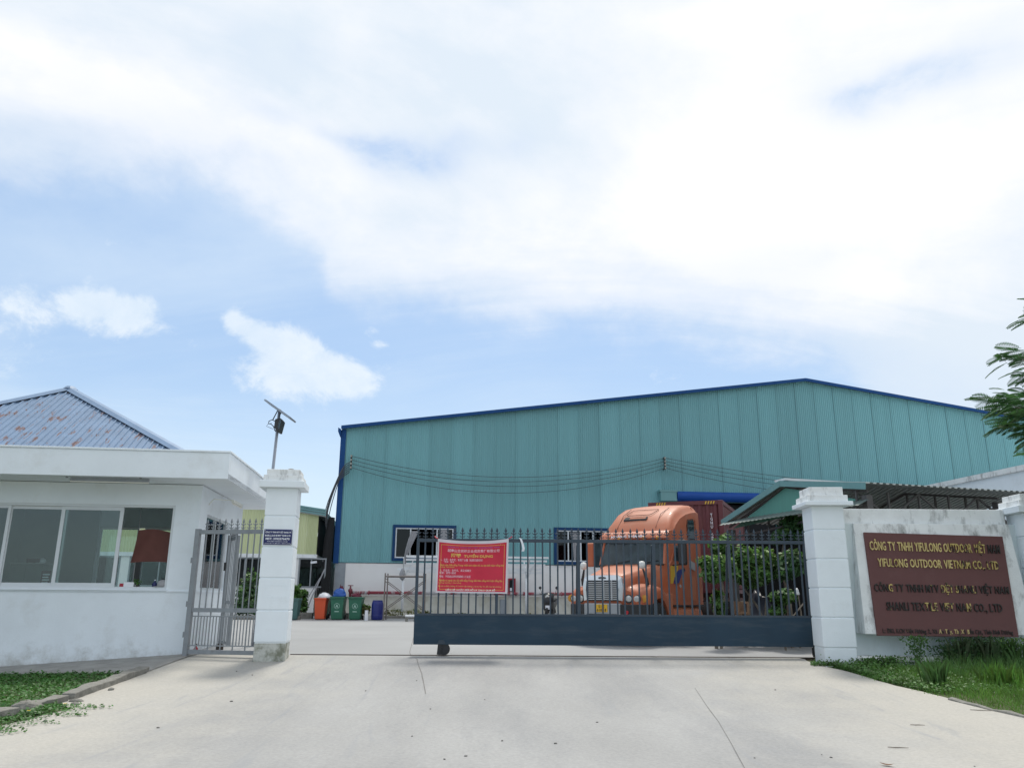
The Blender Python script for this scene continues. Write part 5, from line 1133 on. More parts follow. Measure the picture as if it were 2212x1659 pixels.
# container on its trailer
CY = R(22); CFm = Frame(6.0, 27.67, -CY, .02)
tl = framed('trailer', 'skeletal container trailer coupled behind the orange truck', 'trailer', CFm); tl.scale = (1.05,)*3
for s in (-1, 1):
    MB().box(s*.5-.07, .3, 1.0, s*.5+.07, 12.1, 1.36).build('frame_rail', M['dark_red'], tl)
    for y in (8.6, 9.9): MB().lathe([(.28, -.28), (.49, -.28), (.52, -.24), (.52, .24), (.49, .28), (.28, .28)], 22, (s*.86, y, .60), 'x').build('wheel', M['rubber'], tl, smooth=True)
    MB().box(s*.75-.06, 3.4, 0, s*.75+.06, 3.6, 1.0).build('landing_leg', M['dark_red'], tl)
for y in (.4, 6, 12): MB().box(-1.2, y-.08, 1.22, 1.2, y+.08, 1.361).build('cross_beam', M['dark_red'], tl)
M['maroon_box'] = MAT('maroon container paint', (.12, .030, .036), .55, var=.12, scale=2, dirt=(.16, .06, .05), dirt_amt=.5, dirt_scale=2.5, dstretch=(1, 1, .3)); M['hazard_y'] = MAT('hazard yellow', (.62, .40, .04), .5); M['side_red'] = MAT('faded container side', (.13, .040, .042), .6, var=.1)
ct = framed('shipping_container', 'dark red shipping container with white codes standing on the trailer', 'container', CFm); ct.scale = (1.05,)*3
Z0, Z1, W2, CL = 1.37, 4.28, 1.22, 6.06
def corrug(x0, x1, y, pitch=.25, dep=.04, axis='x', z0=Z0+.16, z1=Z1-.13):
    mb = MB(); pts = []; x = x0
    while x < x1-1e-4: pts += [(x, 0), (x+pitch*.3, 0), (x+pitch*.5, dep), (x+pitch*.8, dep)]; x += pitch
    pts.append((x1, 0))
    for a, h in pts:
        a = min(a, x1); mb.v += [((a, y+h, z0) if axis == 'x' else (y-h, a, z0)), ((a, y+h, z1) if axis == 'x' else (y-h, a, z1))]
    n = len(pts); mb.f = [(2*i, 2*i+2, 2*i+3, 2*i+1) for i in range(n-1)]; mb.m = [0]*(n-1); return mb
corrug(-W2+.15, W2-.15, .03).build('front_wall', M['maroon_box'], ct); corrug(.12, CL-.12, W2-.02, .28, .04, 'y').build('side_wall', M['side_red'], ct); corrug(.12, CL-.12, -W2+.02, .28, -.04, 'y').build('side_wall', M['side_red'], ct)
for s in (-1, 1):
    for y in (0, CL-.14): MB().box(s*(W2-.075)-.075, y, Z0, s*(W2-.075)+.075, y+.14, Z1).build('corner_post', M['maroon_box'], ct, bevel=.008)
    for z in (Z0, Z1-.13): MB().box(s*(W2-.04)-.04, .141, z, s*(W2-.04)+.04, CL-.141, z+.13).build('side_rail', M['maroon_box'], ct)
for z, h in ((Z0, .16), (Z1-.13, .13)): MB().box(-W2+.151, .005, z, W2-.151, .11, z+h).build('front_rail', M['maroon_box'], ct)
MB().box(-W2+.04, .05, Z1-.02, W2-.04, CL-.02, Z1-.005).build('roof', M['maroon_box'], ct); MB().box(-W2+.1, CL-.08, Z0, W2-.1, CL-.02, Z1).build('door', M['maroon_box'], ct)
for s in (-1, 1):
    for k in range(4): 
        x = s*(.80)+(.085*(k-1.5)); MB().add([(x-.025, .001, Z1-.115), (x+.015, .001, Z1-.115), (x+.045, .001, Z1-.02), (x+.005, .001, Z1-.02)], [(0, 1, 2, 3)]).build('hazard_stripe', M['hazard_y'], ct)
for k, chx in enumerate('TGHU 612751 4'):
    if chx == ' ': continue
    zt = Z1-.42-.125*k; lettering(chx, .80, .87, zt-.10, zt, M['white_print'], ct, .020, 0, .02, 'code_letter')
MB().box(W2+.001, .9, Z0+2.2, W2+.004, 1.0, Z0+2.3).build('decal', M['white_print'], ct)

# ------------------------------------------------------------------ motorbike
mp = P(1182, 1300, 33.5); MF = Frame(mp.x, 33.5, R(-14), gz(mp.x, 33.5))
mk = framed('motorbike', 'black motorbike parked facing out near the shelter post', 'motorbike', MF); mk.scale = (1.12,)*3; M['bike_black'] = MAT('black bike fairing', (.012, .012, .014), .3)
for y in (0, 1.2): 
    MB().lathe([(.20, -.04), (.27, -.045), (.285, 0), (.27, .045), (.20, .04)], 22, (0, y, .285), 'x').build('wheel', M['rubber'], mk, smooth=True); MB().lathe([(.19, -.02), (.05, -.05), (.05, .05), (.19, .02)], 12, (0, y, .285), 'x').build('rim', M['slat'], mk)
MB().tube([(-.07, .0, .285), (-.07, .10, .62), (-.05, .2, .95)], .02, 6).tube([(.07, .0, .285), (.07, .10, .62), (.05, .2, .95)], .02, 6).build('fork', M['slat'], mk)
MB().loft([[Vector((a*w, y+b*.02, z+c*h)) for a, b, c in ((-1, 0, -1), (-1, 0, 1), (0, -2, 1.2), (1, 0, 1), (1, 0, -1), (0, -2, -1.2))] for y, z, w, h in ((-.02, .62, .10, .16), (.10, .78, .19, .22), (.25, .86, .20, .20), (.5, .62, .14, .14), (.9, .66, .13, .10), (1.35, .78, .12, .09), (1.62, .86, .05, .04))]).build('fairing', M['bike_black'], mk, smooth=True)
MB().box(-.10, .62, .76, .10, 1.42, .85).build('saddle', M['rubber'], mk, bevel=.04)
MB().tube([(-.34, .30, 1.05), (-.14, .22, 1.02), (0, .2, .98), (.14, .22, 1.02), (.34, .30, 1.05)], .016, 6).build('handlebar', M['black_iron'], mk)
for s in (-1, 1): MB().tube([(s*.25, .27, 1.05), (s*.30, .24, 1.22)], .008, 5).lathe([(.02, -.01), (.055, 0), (.02, .01)], 10, (s*.31, .24, 1.26), 'y').build('mirror', M['black_iron'], mk)
MB().lathe([(.09, .03), (.08, -.03), (.03, -.05)], 14, (0, .06, .93), 'y').build('headlamp', M['lamp_lens'], mk); MB().box(-.06, -.05, .50, .10, -.035, .64).build('number_plate', M['white_print'], mk)
MB().tube([(.0, .55, .2), (.0, .9, .28), (.12, 1.4, .34)], .045, 8).build('exhaust', M['slat'], mk); MB().box(-.12, .45, .22, .12, .85, .5).build('engine', M['black_iron'], mk, bevel=.03)
# ------------------------------------------------------------------ bins, barrel, scaffold along the hall
def zb_(x, y): return ((1120+x*.2713)/1.7966, (2000+y*.2713)/1.7966)
BYD = 35.6
def binmat(name, col): return MAT(name, col, .45, var=.06, scale=3, dirt=(.2, .2, .18), dirt_amt=.25, dirt_scale=4)
M['bin_green'] = binmat('green bin plastic', (.018, .125, .075)); M['bin_orange'] = binmat('orange bin plastic', (.62, .085, .025)); M['bin_teal'] = binmat('grey green bin plastic', (.055, .13, .125)); M['logo'] = MAT('pale bin emblem', (.38, .58, .50), .5)
def wheelie(label, x0, x1, ztop_, mat, lid_open=False, emblem=True, Y=BYD):
    a, b = P(*zb_(x0, 1400), Y), P(*zb_(x1, 1400), Y); w = b.x-a.x; cx = (a.x+b.x)/2; g = gz(cx, Y); h = P(*zb_((x0+x1)/2, ztop_), Y).z-g; d = w*1.2
    t = thing('wheelie_bin', label, 'bin', (cx, Y, g), 0, 'wheelie bins by the hall')
    wb, wt = w*.40, w*.49
    MB().loft([[Vector((-wb, .06, .03)), Vector((wb, .06, .03)), Vector((wb, d*.80, .03)), Vector((-wb, d*.80, .03))], [Vector((-wt, 0, h*.93)), Vector((wt, 0, h*.93)), Vector((wt, d, h*.93)), Vector((-wt, d, h*.93))]]).build('body', M[mat], t, bevel=.02)
    MB().box(-w*.52, -.03, h*.90, w*.52, d+.02, h*.945).build('rim', M[mat], t, bevel=.01)
    MB().box(-w*.53, -.04, h*.95, w*.53, d+.04, h).build('lid', M[mat], t, bevel=.02)
    MB().tube([(-w*.4, d+.09, h*.93), (w*.4, d+.09, h*.93)], .018, 8).build('handle', M[mat], t)
    for s in (-1, 1): MB().lathe([(.03, -.025), (.10, -.025), (.10, .025), (.03, .025)], 14, (s*(wb+.03), d*.82, .10), 'x').build('wheel', M['rubber'], t)
    if emblem:
        zc = h*.60; yy = lambda z: .06*(1-(z-.03)/(h*.9))-.004
        mb = MB(); n = 24
        for i in range(n):
            g0, g1 = 2*math.pi*i/n, 2*math.pi*(i+1)/n
            q = [(math.cos(g)*r, zc+math.sin(g)*r) for g, r in ((g0, w*.20), (g1, w*.20), (g1, w*.175), (g0, w*.175))]
            mb.add([(px, yy(pz), pz) for px, pz in q], [(0, 1, 2, 3)])
        mb.add([(px, yy(pz), pz) for px, pz in ((-.1*w, zc-.1*w), (0, zc+.13*w), (.1*w, zc-.1*w), (.04*w, zc-.1*w), (0, zc+.0), (-.04*w, zc-.1*w))], [(0, 1, 2, 3, 4, 5)]); mb.build('emblem', M['logo'], t)
        mb = MB(); mb.add([(px, yy(pz), pz) for px, pz in ((-.17*w, zc-.42*w), (.17*w, zc-.42*w), (.15*w, zc-.36*w), (-.15*w, zc-.36*w))], [(0, 1, 2, 3)]); mb.build('emblem_line', M['logo'], t)
    return t, h, w, cx, g, d
t1, h1, w1, c1, g1, d1 = wheelie('orange wheelie bin with a white bag on its lid', 355, 522, 1180, 'bin_orange', emblem=False)
t2, h2, w2, c2, g2, d2 = wheelie('green wheelie bin with a blue bag on its lid', 585, 780, 1160, 'bin_green')
t3, h3, w3, c3, g3, d3 = wheelie('green wheelie bin with dark red cloth on its lid nearest the blue barrel', 845, 1038, 1165, 'bin_green')
wheelie('green wheelie bin half hidden behind the orange one', 350, 545, 1170, 'bin_green', Y=36.6)
wheelie('grey green wheelie bin with a pale band half hidden by the left gate pillar', -30, 130, 1185, 'bin_teal', emblem=False, Y=35.2)
def heap(name, label, cat, loc, rx, ry, rz, mat, seed):
    r = random.Random(seed); mb = MB(); n, m = 14, 8
    prof = [(math.sin(math.pi*(j+.02)/(2*m-.0)), math.cos(math.pi*j/(2*m))) for j in range(m+1)]
    for j in range(m, -1, -1):
        a, b = prof[j]
        for i in range(n):
            g = 2*math.pi*i/n; k = 1+r.uniform(-.18, .18); mb.v.append((max(a, .03)*rx*math.cos(g)*k, max(a, .03)*ry*math.sin(g)*k, b*rz*(1+r.uniform(-.12, .12))))
    for j in range(m):
        for i in range(n): A = j*n+i; B = j*n+(i+1) % n; mb.f.append((A, B, B+n, A+n)); mb.m.append(0)
    mb.f.append(tuple(m*n+i for i in range(n))); mb.m.append(0); mb.f.append(tuple(reversed(range(n)))); mb.m.append(0)
    return tag(mb.build(name, mat, None, loc, smooth=True), label, cat)
M['bag_white'] = MAT('white plastic bag', (.68, .69, .72), .35); M['bag_blue'] = MAT('blue plastic bag', (.012, .09, .38), .3); M['cloth_red'] = MAT('dark red cloth', (.13, .025, .045), .9)
heap('plastic_bag', 'white plastic bag lying on top of the orange bin', 'bag', (c1+.12, BYD+.3, g1+h1+.002), .30, .26, .22, M['bag_white'], 3)
heap('plastic_bag', 'bright blue plastic bag on top of the left green bin', 'bag', (c2+.02, BYD+.35, g2+h2+.002), .30, .26, .34, M['bag_blue'], 4)
heap('cloth', 'dark red cloth draped on the lid of the green bin nearest the barrel', 'cloth', (c3-.03, BYD+.35, g3+h3+.002), .22, .22, .16, M['cloth_red'], 5)
heap('red_bundle', 'dark red bundle behind the orange bin and white bag', 'bundle', (c1+.50, BYD+1.7, .30), .30, .26, 1.36, M['cloth_red'], 6)
# blue barrel
a, b = P(*zb_(1172, 1350), BYD), P(*zb_(1338, 1350), BYD); r_b = (b.x-a.x)/2; cb = (a.x+b.x)/2; g = gz(cb, BYD); hb = P(*zb_(1260, 1212), BYD).z-g
M['barrel'] = MAT('blue barrel plastic', (.012, .022, .17), .35, var=.08)
t = thing('barrel', 'dark blue plastic barrel standing beside the scaffold', 'barrel', (cb, BYD+r_b, g))
MB().lathe([(r_b*.86, 0), (r_b*.97, .04), (r_b, hb*.2), (r_b, hb*.78), (r_b*.93, hb*.90), (r_b*.84, hb*.97)], 28).build('drum', M['barrel'], t, smooth=True)
for z in (.22, .5, .76): MB().lathe([(r_b*1.0, hb*z-.02), (r_b*1.03, hb*z), (r_b*1.0, hb*z+.02)], 28).build('hoop', M['barrel'], t)
MB().lathe([(r_b*.86, hb*.971), (r_b*.86, hb), (r_b*.3, hb+.004)], 28).build('lid', M['barrel'], t)
tag(MB().tube([(0, 0, 0), (0, 0, .42)], .075, 10).build('short_post', M['white_print'], None, tuple(P(*zb_(1110, 1500), BYD-.3).xy)+(gz(0, BYD-.3),)), 'short white concrete post in front of the yellow leaved bush', 'post')
# planter kerbs
for i, (x0, x1, Y) in enumerate(((120, 330, 36.6), (770, 850, 36.6), (1355, 1820, 37.4))):
    a, b = P(*zb_(x0, 1480), Y), P(*zb_(x1, 1480), Y)
    tag(MB().box(a.x, Y, .1, b.x, Y+.25, .1+.45 if i < 2 else .42).build('planter_kerb', M['old_concrete'], bevel=.02), ['low grey planter wall in front of the workshop shrub', 'low grey planter wall between the two green bins', 'low planter kerb of dry weeds behind the scaffold'][i], 'planter')
# scaffold frame
SY = 35.4; M['scaf'] = MAT('rusty scaffold tube', (.17, .15, .14), .6, var=.25, scale=5)
xs_ = [P(*zb_(x, 1100), SY).x for x in (1372, 1925)]; zt_s = P(*zb_(1500, 870), SY).z; z0s = gz(0, SY); ztp = P(*zb_(1380, 822), SY).z
sc_ = thing('scaffold', 'rusty steel scaffold frame with crossed braces in front of the hall wall', 'scaffold', (xs_[0], SY, z0s)); W = xs_[1]-xs_[0]; Ht = ztp-z0s; hb_ = zt_s-z0s; D = .75
for x in (0, W):
    for y in (0, D): MB().tube([(x, y, 0), (x, y, Ht)], .030, 8).build('upright', M['scaf'], sc_)
for y in (0, D): MB().tube([(-.02, y, hb_), (W+.02, y, hb_)], .034, 8).build('ledger', M['scaf'], sc_)
for x in (0, W): MB().tube([(x, 0, hb_-.1), (x, D, hb_-.1)], .022, 6).build('transom', M['scaf'], sc_)
for y in (-.035, D+.035):
    MB().tube([(.0, y, hb_-.2), (W, y, .45)], .018, 6).build('brace', M['scaf'], sc_); MB().tube([(.0, y+.04, .45), (W, y+.04, hb_-.2)], .018, 6).build('brace', M['scaf'], sc_)
tag(MB().tube([P(*zb_(1670, 1437), 34.8), P(*zb_(1830, 1437), 34.8)], .05, 8).build('white_pipe', M['white_steel']), 'short white pipe lying on supports beside the sliding gate end', 'pipe')
sp_ = bpy.data.objects['white_pipe']
for px in (1690, 1810):
    q = P(*zb_(px, 1437), 34.8); MB().box(q.x-.05, q.y-.06, gz(0, 34.8), q.x+.05, q.y+.06, q.z-.05).build('support_block', M['old_concrete'], sp_)

# ------------------------------------------------------------------ solar street lamp behind the left pillar
LY = 21.5
b0, b1 = P(590, 1010, LY), P(604, 884, LY); slope_ = (b1-b0)/(b1.z-b0.z); foot = b0 - slope_*(b0.z-0); foot.z = 0
lt = thing('solar_lamp', 'solar floodlight on a thin grey pole rising behind the left gate pillar', 'street lamp', tuple(foot)); M['galv'] = MAT('galvanised pole', (.30, .33, .38), .45, .3, var=.1); M['solar'] = MAT('solar panel cells', (.012, .018, .05), .2)
f_ = Vector(foot)
def lpnt(px, py, dy=0): return P(px, py, LY+dy)-f_
MB().tube([Vector((0, 0, 0)), b1-f_], .040, 10).build('pole', M['galv'], lt, smooth=True)
zl_ = lambda x, y: ((980+x*.1808)/1.7966, (1530+y*.1808)/1.7966)
pa_, pb2 = lpnt(*zl_(312, 185)), lpnt(*zl_(855, 570))
dv = (pb2-pa_); nrm_ = Vector((-dv.z, 0, dv.x)).normalized(); nrm_ = nrm_ if nrm_.z > 0 else -nrm_
def slab(a, b, w, t, off=0): 
    c = nrm_*off; yv = Vector((0, w/2, 0)); tt = nrm_*t
    return MB().add([a-yv+c, b-yv+c, b+yv+c, a+yv+c, a-yv+c+tt, b-yv+c+tt, b+yv+c+tt, a+yv+c+tt], [(0, 3, 2, 1), (4, 5, 6, 7), (0, 1, 5, 4), (1, 2, 6, 5), (2, 3, 7, 6), (3, 0, 4, 7)])
slab(pa_, pb2, .60, .045).build('panel_frame', M['galv'], lt); slab(pa_.lerp(pb2, .03), pa_.lerp(pb2, .97), .55, .004, .046).build('solar_panel', M['solar'], lt)
MB().bar(lpnt(*zl_(430, 560)), lpnt(*zl_(540, 350)), .022).bar(lpnt(*zl_(520, 580)), lpnt(*zl_(610, 400)), .022).build('panel_bracket', M['black_iron'], lt)
q = [lpnt(*zl_(*p)) for p in ((520, 560), (625, 530), (668, 590), (600, 835), (560, 830), (495, 730))]
MB().prism([(p.x, p.z) for p in q], 'y', -.16, .16).build('floodlight', M['black_plastic'], lt, bevel=.008)
q2 = [lpnt(*zl_(*p)) for p in ((622, 560), (655, 600), (605, 790), (580, 720))]
MB().prism([(p.x, p.z) for p in q2], 'y', -.172, -.161).build('lens', M['glass'], lt)
MB().bar(lpnt(*zl_(470, 760)), lpnt(*zl_(550, 850)), .03).build('lamp_bracket', M['black_iron'], lt)
lp3 = [lpnt(*zl_(x, y), -.05) for x, y in ((480, 580), (420, 545), (350, 580), (345, 630), (400, 640), (450, 690), (470, 750))]
MB().tube(lp3, .012, 5).tube([lpnt(*zl_(x, y), -.06) for x, y in ((410, 620), (330, 640), (300, 690), (345, 705), (400, 730), (440, 745))], .006, 4).build('cable', M['black_iron'], lt)

# ------------------------------------------------------------------ plants
M['leaf_bright'] = LEAF('bright green foliage', (.13, .24, .04)); M['leaf_mid'] = LEAF('mid green foliage', (.075, .165, .034)); M['leaf_dark'] = LEAF('dark green foliage', (.042, .105, .034)); M['leaf_yellow'] = LEAF('yellowish foliage', (.17, .17, .05))
M['bark'] = MAT('grey brown bark', (.20, .17, .14), .9, var=.3, scale=8, bump=.5, bscale=20); M['frond'] = LEAF('feathery fronds', (.055, .14, .042), .3)
def crown_mesh(lobes, n, size, mats, flat=.0):
    """leaf quads scattered through the outer half of a set of lobes (centre, radii)"""
    mb = MB(); tot = sum(l[1][0]*l[1][1]*l[1][2] for l in lobes)
    for c, rad in lobes:
        m = int(n*rad[0]*rad[1]*rad[2]/tot); cl = []
        for _ in range(max(5, m//22)):
            d = Vector((random.gauss(0, 1), random.gauss(0, 1), random.gauss(0, 1))).normalized(); cl.append(d*random.uniform(.35, 1.0))
        for _ in range(m):
            d = random.choice(cl) + Vector((random.gauss(0, .20), random.gauss(0, .20), random.gauss(0, .16)))
            p = Vector((c[0]+d.x*rad[0], c[1]+d.y*rad[1], c[2]+d.z*rad[2])); nn = (d.normalized()*.7+Vector((random.gauss(0, .6), random.gauss(0, .6), random.gauss(.5, .5)))).normalized()
            leafquad(mb, p, size*random.uniform(.6, 1.3), nn, .5)
            if len(mats) > 1 and d.z > .45 and random.random() < .6: mb.m[-1] = 1
    return mb
def shrub(label, loc, lobes, n, size, mats, stems=(), name='shrub', cat='shrub', group='shrubs behind the sliding gate'):
    t = thing(name, label, cat, loc, random.uniform(-.2, .2), group)
    crown_mesh(lobes, n, size, mats).build('foliage', [M[k] for k in mats], t)
    for i, s in enumerate(stems): MB().tube([Vector(p) for p in s[:-1]], [s[-1]*(1-.5*k/(len(s)-2)) for k in range(len(s)-1)], 7).build('stem' if name != 'tree' else 'trunk', M['bark'], t)
    return t
zr = lambda x, y: ((2680+x*.22604)/1.7966, (2080+y*.22604)/1.7966)
def gp(x, y, Y): q = P(*zr(x, y), Y); return Vector((q.x, q.y, gz(q.x, q.y))), q
def lobes_from(base, specs, Y):
    out = []
    for x0, x1, y0, y1, dy, ry in specs:
        a, b = P(*zr(x0, y0), Y+dy), P(*zr(x1, y1), Y+dy); out.append((((a.x+b.x)/2-base.x, Y+dy-base.y, (a.z+b.z)/2-base.z), (abs(b.x-a.x)/2, ry, abs(a.z-b.z)/2)))
    return out
b_, _ = gp(420, 1300, 21.6)
shrub('rounded bright green shrub beside the orange sleeper cab', b_, lobes_from(b_, [(160, 440, 330, 700, 0, .35), (360, 640, 330, 760, .1, .4), (190, 560, 560, 800, 0, .35), (380, 600, 900, 1350, .1, .3), (560, 800, 360, 760, .3, .4)], 21.6), 5200, .075, ['leaf_mid', 'leaf_bright'], [[(0, .05, -.1), (.02, .05, .6), (0, .05, 1.5), .05], [(.1, 0, -.1), (.2, .0, .7), (.25, .1, 1.4), .04]])
b_, _ = gp(560, 1300, 23.2)
shrub('taller shrub with pale green tips behind the rounded shrub', b_, lobes_from(b_, [(340, 720, 60, 320, 0, .5), (480, 700, -20, 160, .1, .35)], 23.2), 3000, .08, ['leaf_mid', 'leaf_bright'], [[(0, 0, -.1), (.05, 0, 1.2), (0, 0, 2.4), .05]])
b_, _ = gp(1010, 1350, 22.6)
shrub('broad shrub on several bare grey stems in the middle behind the gate', b_, lobes_from(b_, [(740, 1110, 190, 560, 0, .55), (1000, 1330, 230, 640, .1, .55), (800, 1250, 480, 860, -.1, .5), (1080, 1330, 460, 780, -.4, .25), (1250, 1560, 280, 760, .2, .4)], 22.6), 8000, .08, ['leaf_mid', 'leaf_bright'],
      [[(-.12, 0, -.1), (-.22, 0, .6), (-.36, .05, 1.5), .045], [(.05, 0, -.1), (.02, .05, .8), (.1, 0, 1.7), .05], [(.2, .05, -.1), (.5, .05, .5), (.3, .05, 1.0), (-.05, .1, 1.5), .05], [(.3, -.1, -.1), (.42, -.1, .8), (.55, 0, 1.5), .035]])
b_, _ = gp(1700, 1350, 22.0)
shrub('dark shrub with a few yellow leaves next to the right gate pillar', b_, lobes_from(b_, [(1480, 1800, 300, 720, .1, .5), (1600, 1960, 250, 600, 0, .45), (1560, 1760, 600, 740, -.3, .25), (1700, 1960, 490, 700, -.3, .3)], 22.0), 5200, .075, ['leaf_dark', 'leaf_mid'], [[(0, 0, -.1), (.05, 0, .9), (0, 0, 1.8), .05], [(.2, .1, -.1), (.3, .0, .8), (.25, 0, 1.5), .03]])
b_, _ = gp(1590, 1400, 21.2)
shrub('low bushy plant behind the right end of the gate panel', b_, lobes_from(b_, [(1390, 1800, 930, 1180, 0, .35), (1320, 1600, 1190, 1400, .1, .3)], 21.2), 2600, .07, ['leaf_mid', 'leaf_dark'], [[(0, 0, -.1), (0, 0, .6), (.05, 0, .9), .03]])
b_, _ = gp(1680, 1350, 23.6)
shrub('dark green clipped tree rising above the gate beside the right pillar', b_, lobes_from(b_, [(1560, 1960, -330, -60, 0, .6), (1430, 1760, -120, 60, .1, .5), (1640, 1960, -60, 130, -.1, .5), (1380, 1560, 0, 130, 0, .35)], 23.6), 6500, .075, ['leaf_dark', 'leaf_mid'], [[(0, 0, -.1), (.05, .05, 1.2), (-.05, 0, 2.2), (.1, 0, 3.2), .08]], 'tree', 'tree', None)
# brown crate and odds among the stems
q0, q1 = P(*zr(805, 1120), 21.9), P(*zr(1015, 1340), 21.9); M['wood'] = MAT('raw brown timber', (.24, .14, .085), .8, var=.2, scale=4, stretch=(1, 6, 6))
t = thing('wooden_crate', 'brown wooden crate frame standing among the shrub stems', 'crate', (q0.x, 21.9, q1.z)); w, h = q1.x-q0.x, q0.z-q1.z
MB().box(0, 0, h*.82, w, .05, h).build('slat', M['wood'], t); MB().box(0, 0, 0, w, .05, h*.2).build('slat', M['wood'], t); MB().box(0, 0, h*.201, w*.14, .05, h*.819).build('slat', M['wood'], t); MB().box(w*.8, 0, h*.201, w, .05, h*.819).build('slat', M['wood'], t)
MB().box(0, .051, 0, w, .5, .04).build('slat', M['wood'], t); MB().box(0, .40, .041, w, .45, h).build('slat', M['wood'], t); MB().box(0.02, .06, -.75, .12, .4, -.001).box(w-.12, .06, -.75, w-.02, .4, -.001).build('leg', M['wood'], t)
t = heap('tarpaulin', 'dark grey plastic sheet bundled behind the middle shrub stems', 'tarpaulin', (P(*zr(1180, 1300), 23.2).x, 23.2, gz(4, 23)), .55, .4, 1.35, MAT('dark tarpaulin', (.05, .055, .08), .4), 9)
heap('white_bag', 'small white bag hanging in the twigs by the right pillar', 'bag', tuple(P(*zr(1830, 1010), 21.0)), .06, .05, .17, M['bag_white'], 12)
tag(MB().tube([Vector((q.x, q.y, q.z)) for q in (P(*zr(1735, 1400), 20.6), P(*zr(1830, 1290), 20.7), P(*zr(1960, 1130), 20.8))], .018, 6).build('stick', M['bark']), 'bare stick leaning behind the right end of the gate', 'stick')
# shrubs left of the yard
def gq(z, x, y, Y): q = P(*z(x, y), Y); return Vector((q.x, q.y, gz(q.x, q.y)))
def lob(z, base, specs, Y):
    out = []
    for x0, x1, y0, y1, dy, ry in specs:
        a, b = P(*z(x0, y0), Y+dy), P(*z(x1, y1), Y+dy); out.append((((a.x+b.x)/2-base.x, Y+dy-base.y, (a.z+b.z)/2-base.z), (abs(b.x-a.x)/2, ry, abs(a.z-b.z)/2)))
    return out
b_ = gq(zb_, 170, 1480, 37.2)
shrub('leafy shrub in the planter just right of the left gate pillar', b_, lob(zb_, b_, [(60, 260, 1030, 1230, 0, .5), (120, 250, 1180, 1420, 0, .4), (70, 170, 980, 1100, .1, .4)], 37.2), 1400, .085, ['leaf_mid', 'leaf_bright'], [[(0, 0, 0), (0, 0, 1.2), .04]], group=None)
b_ = gq(zb_, 1090, 1480, 36.2)
shrub('yellow leaved bush between the green bin and the blue barrel', b_, lob(zb_, b_, [(1030, 1120, 1260, 1400, 0, .3), (1080, 1165, 1290, 1420, .1, .3)], 36.2), 600, .08, ['leaf_yellow', 'leaf_bright'], [[(0, 0, 0), (0, 0, .4), .03]], group=None)
b_ = gq(z3, 600, 1245, 36.5)
shrub('large dark shrub behind the pedestrian gate in front of the workshop', b_, lob(z3, b_, [(515, 640, 1000, 1240, 0, .9), (590, 700, 900, 1240, .3, .9), (540, 690, 1080, 1250, -.2, .8)], 36.5), 3000, .085, ['leaf_dark', 'leaf_mid'], [[(0, 0, 0), (0, 0, 1.6), .06]], group=None)
q = gq(z3, 640, 1262, 35.4); tag(MB().box(q.x-2.5, 35.4, .1, q.x+2.0, 35.7, P(*z3(640, 1245), 35.4).z).build('planter_wall', M['old_concrete']), 'weathered planter wall under the large dark shrub', 'planter')
b_ = Vector((P(*zb_(1500, 1400), 38.2).x, 38.2, .32))
shrub('dry brownish weeds growing along the foot of the hall wall', b_, [((0, 0, .22), (.9, .2, .22)), ((1.2, 0, .2), (.7, .2, .2)), ((3.4, 0, .12), (.9, .15, .12)), ((5.6, 0, .12), (1.2, .15, .12)), ((8.5, .2, .1), (1.2, .15, .1))], 900, .06, ['leaf_yellow', 'leaf_mid'], name='weeds', cat='weeds', group=None)

# flame tree on the right: trunk outside the frame, feathery fronds reaching in
TX, TY = 13.6, 16.2
tree = thing('flame_tree', 'feathery leaved tree reaching in from the right above the factory roof', 'tree', (TX, TY, gz(TX, TY)))
MB().tube([(0, 0, -.2), (.1, .1, 1.4), (.0, .15, 2.8), (-.1, .2, 4.0)], [.20, .17, .15, .13], 10).build('trunk', M['bark'], tree, smooth=True)
fm = MB(); L_ = .62                                              # one bipinnate leaf: a rib with rows of narrow pinnae
fm.tube([(0, 0, 0), (L_*.5, 0, .03), (L_, 0, -.05)], [.007, .005, .003], 3)
for k in range(14):
    x = L_*(.10+.90*k/14); z = .03*math.sin(3.1*x/L_)-.06*(x/L_)**2; ln_ = .19*math.sin(math.pi*(k+2.6)/17.5)+.03
    for s in (-1, 1):
        d = Vector((.50, s*.86, -.18)).normalized(); side = Vector((d.y, -d.x, .25*s)).normalized()*.016; o0 = Vector((x, 0, z)); mid = o0+d*ln_*.5+Vector((0, 0, .012)); e = o0+d*ln_
        fm.add([o0, mid-side, e, mid+side], [(0, 1, 2, 3)])
leaf_me = fm.mesh('frond', M['frond'])
fg = [(2150, 760, 15.8), (2185, 800, 16.2), (2130, 850, 15.4), (2170, 880, 15.8), (2140, 905, 16.0), (2200, 845, 15.2), (2205, 905, 15.6), (2208, 930, 16.3), (2205, 760, 16.4), (2212, 660, 16.0), (2222, 690, 16.2), (2165, 860, 16.6), (2190, 880, 16.4), (2215, 870, 15.0), (2180, 920, 15.6), (2145, 870, 15.0)]
tips = []
for (px, py, Y) in fg:
    tips.append((P(px+46, py+8, Y)-tree.location, 13))
for _ in range(190):
    g = random.uniform(0, 6.28); rr = 2.7*math.sqrt(random.random())+.2; z = 4.4+random.uniform(-.3, 2.0)*(1.2-rr/3.6)
    p = Vector((.6+rr*math.cos(g)*1.0, .2+rr*math.sin(g), z))
    q = p+tree.location; pr = CAM_M.transposed() @ (q-Vector((0, 0, EYE))); sx_ = 1106+F_PX*pr.x/-pr.z
    if sx_ < 2235: continue
    tips.append((p, 3))
def branch(p, r0):
    p = Vector(p); hub = Vector((-.1, .2, 4.0)); mid = hub.lerp(p, .5)+Vector((0, 0, .25)); return MB().tube([hub, mid, p], [r0, r0*.6, r0*.25], 5)
rest = MB()
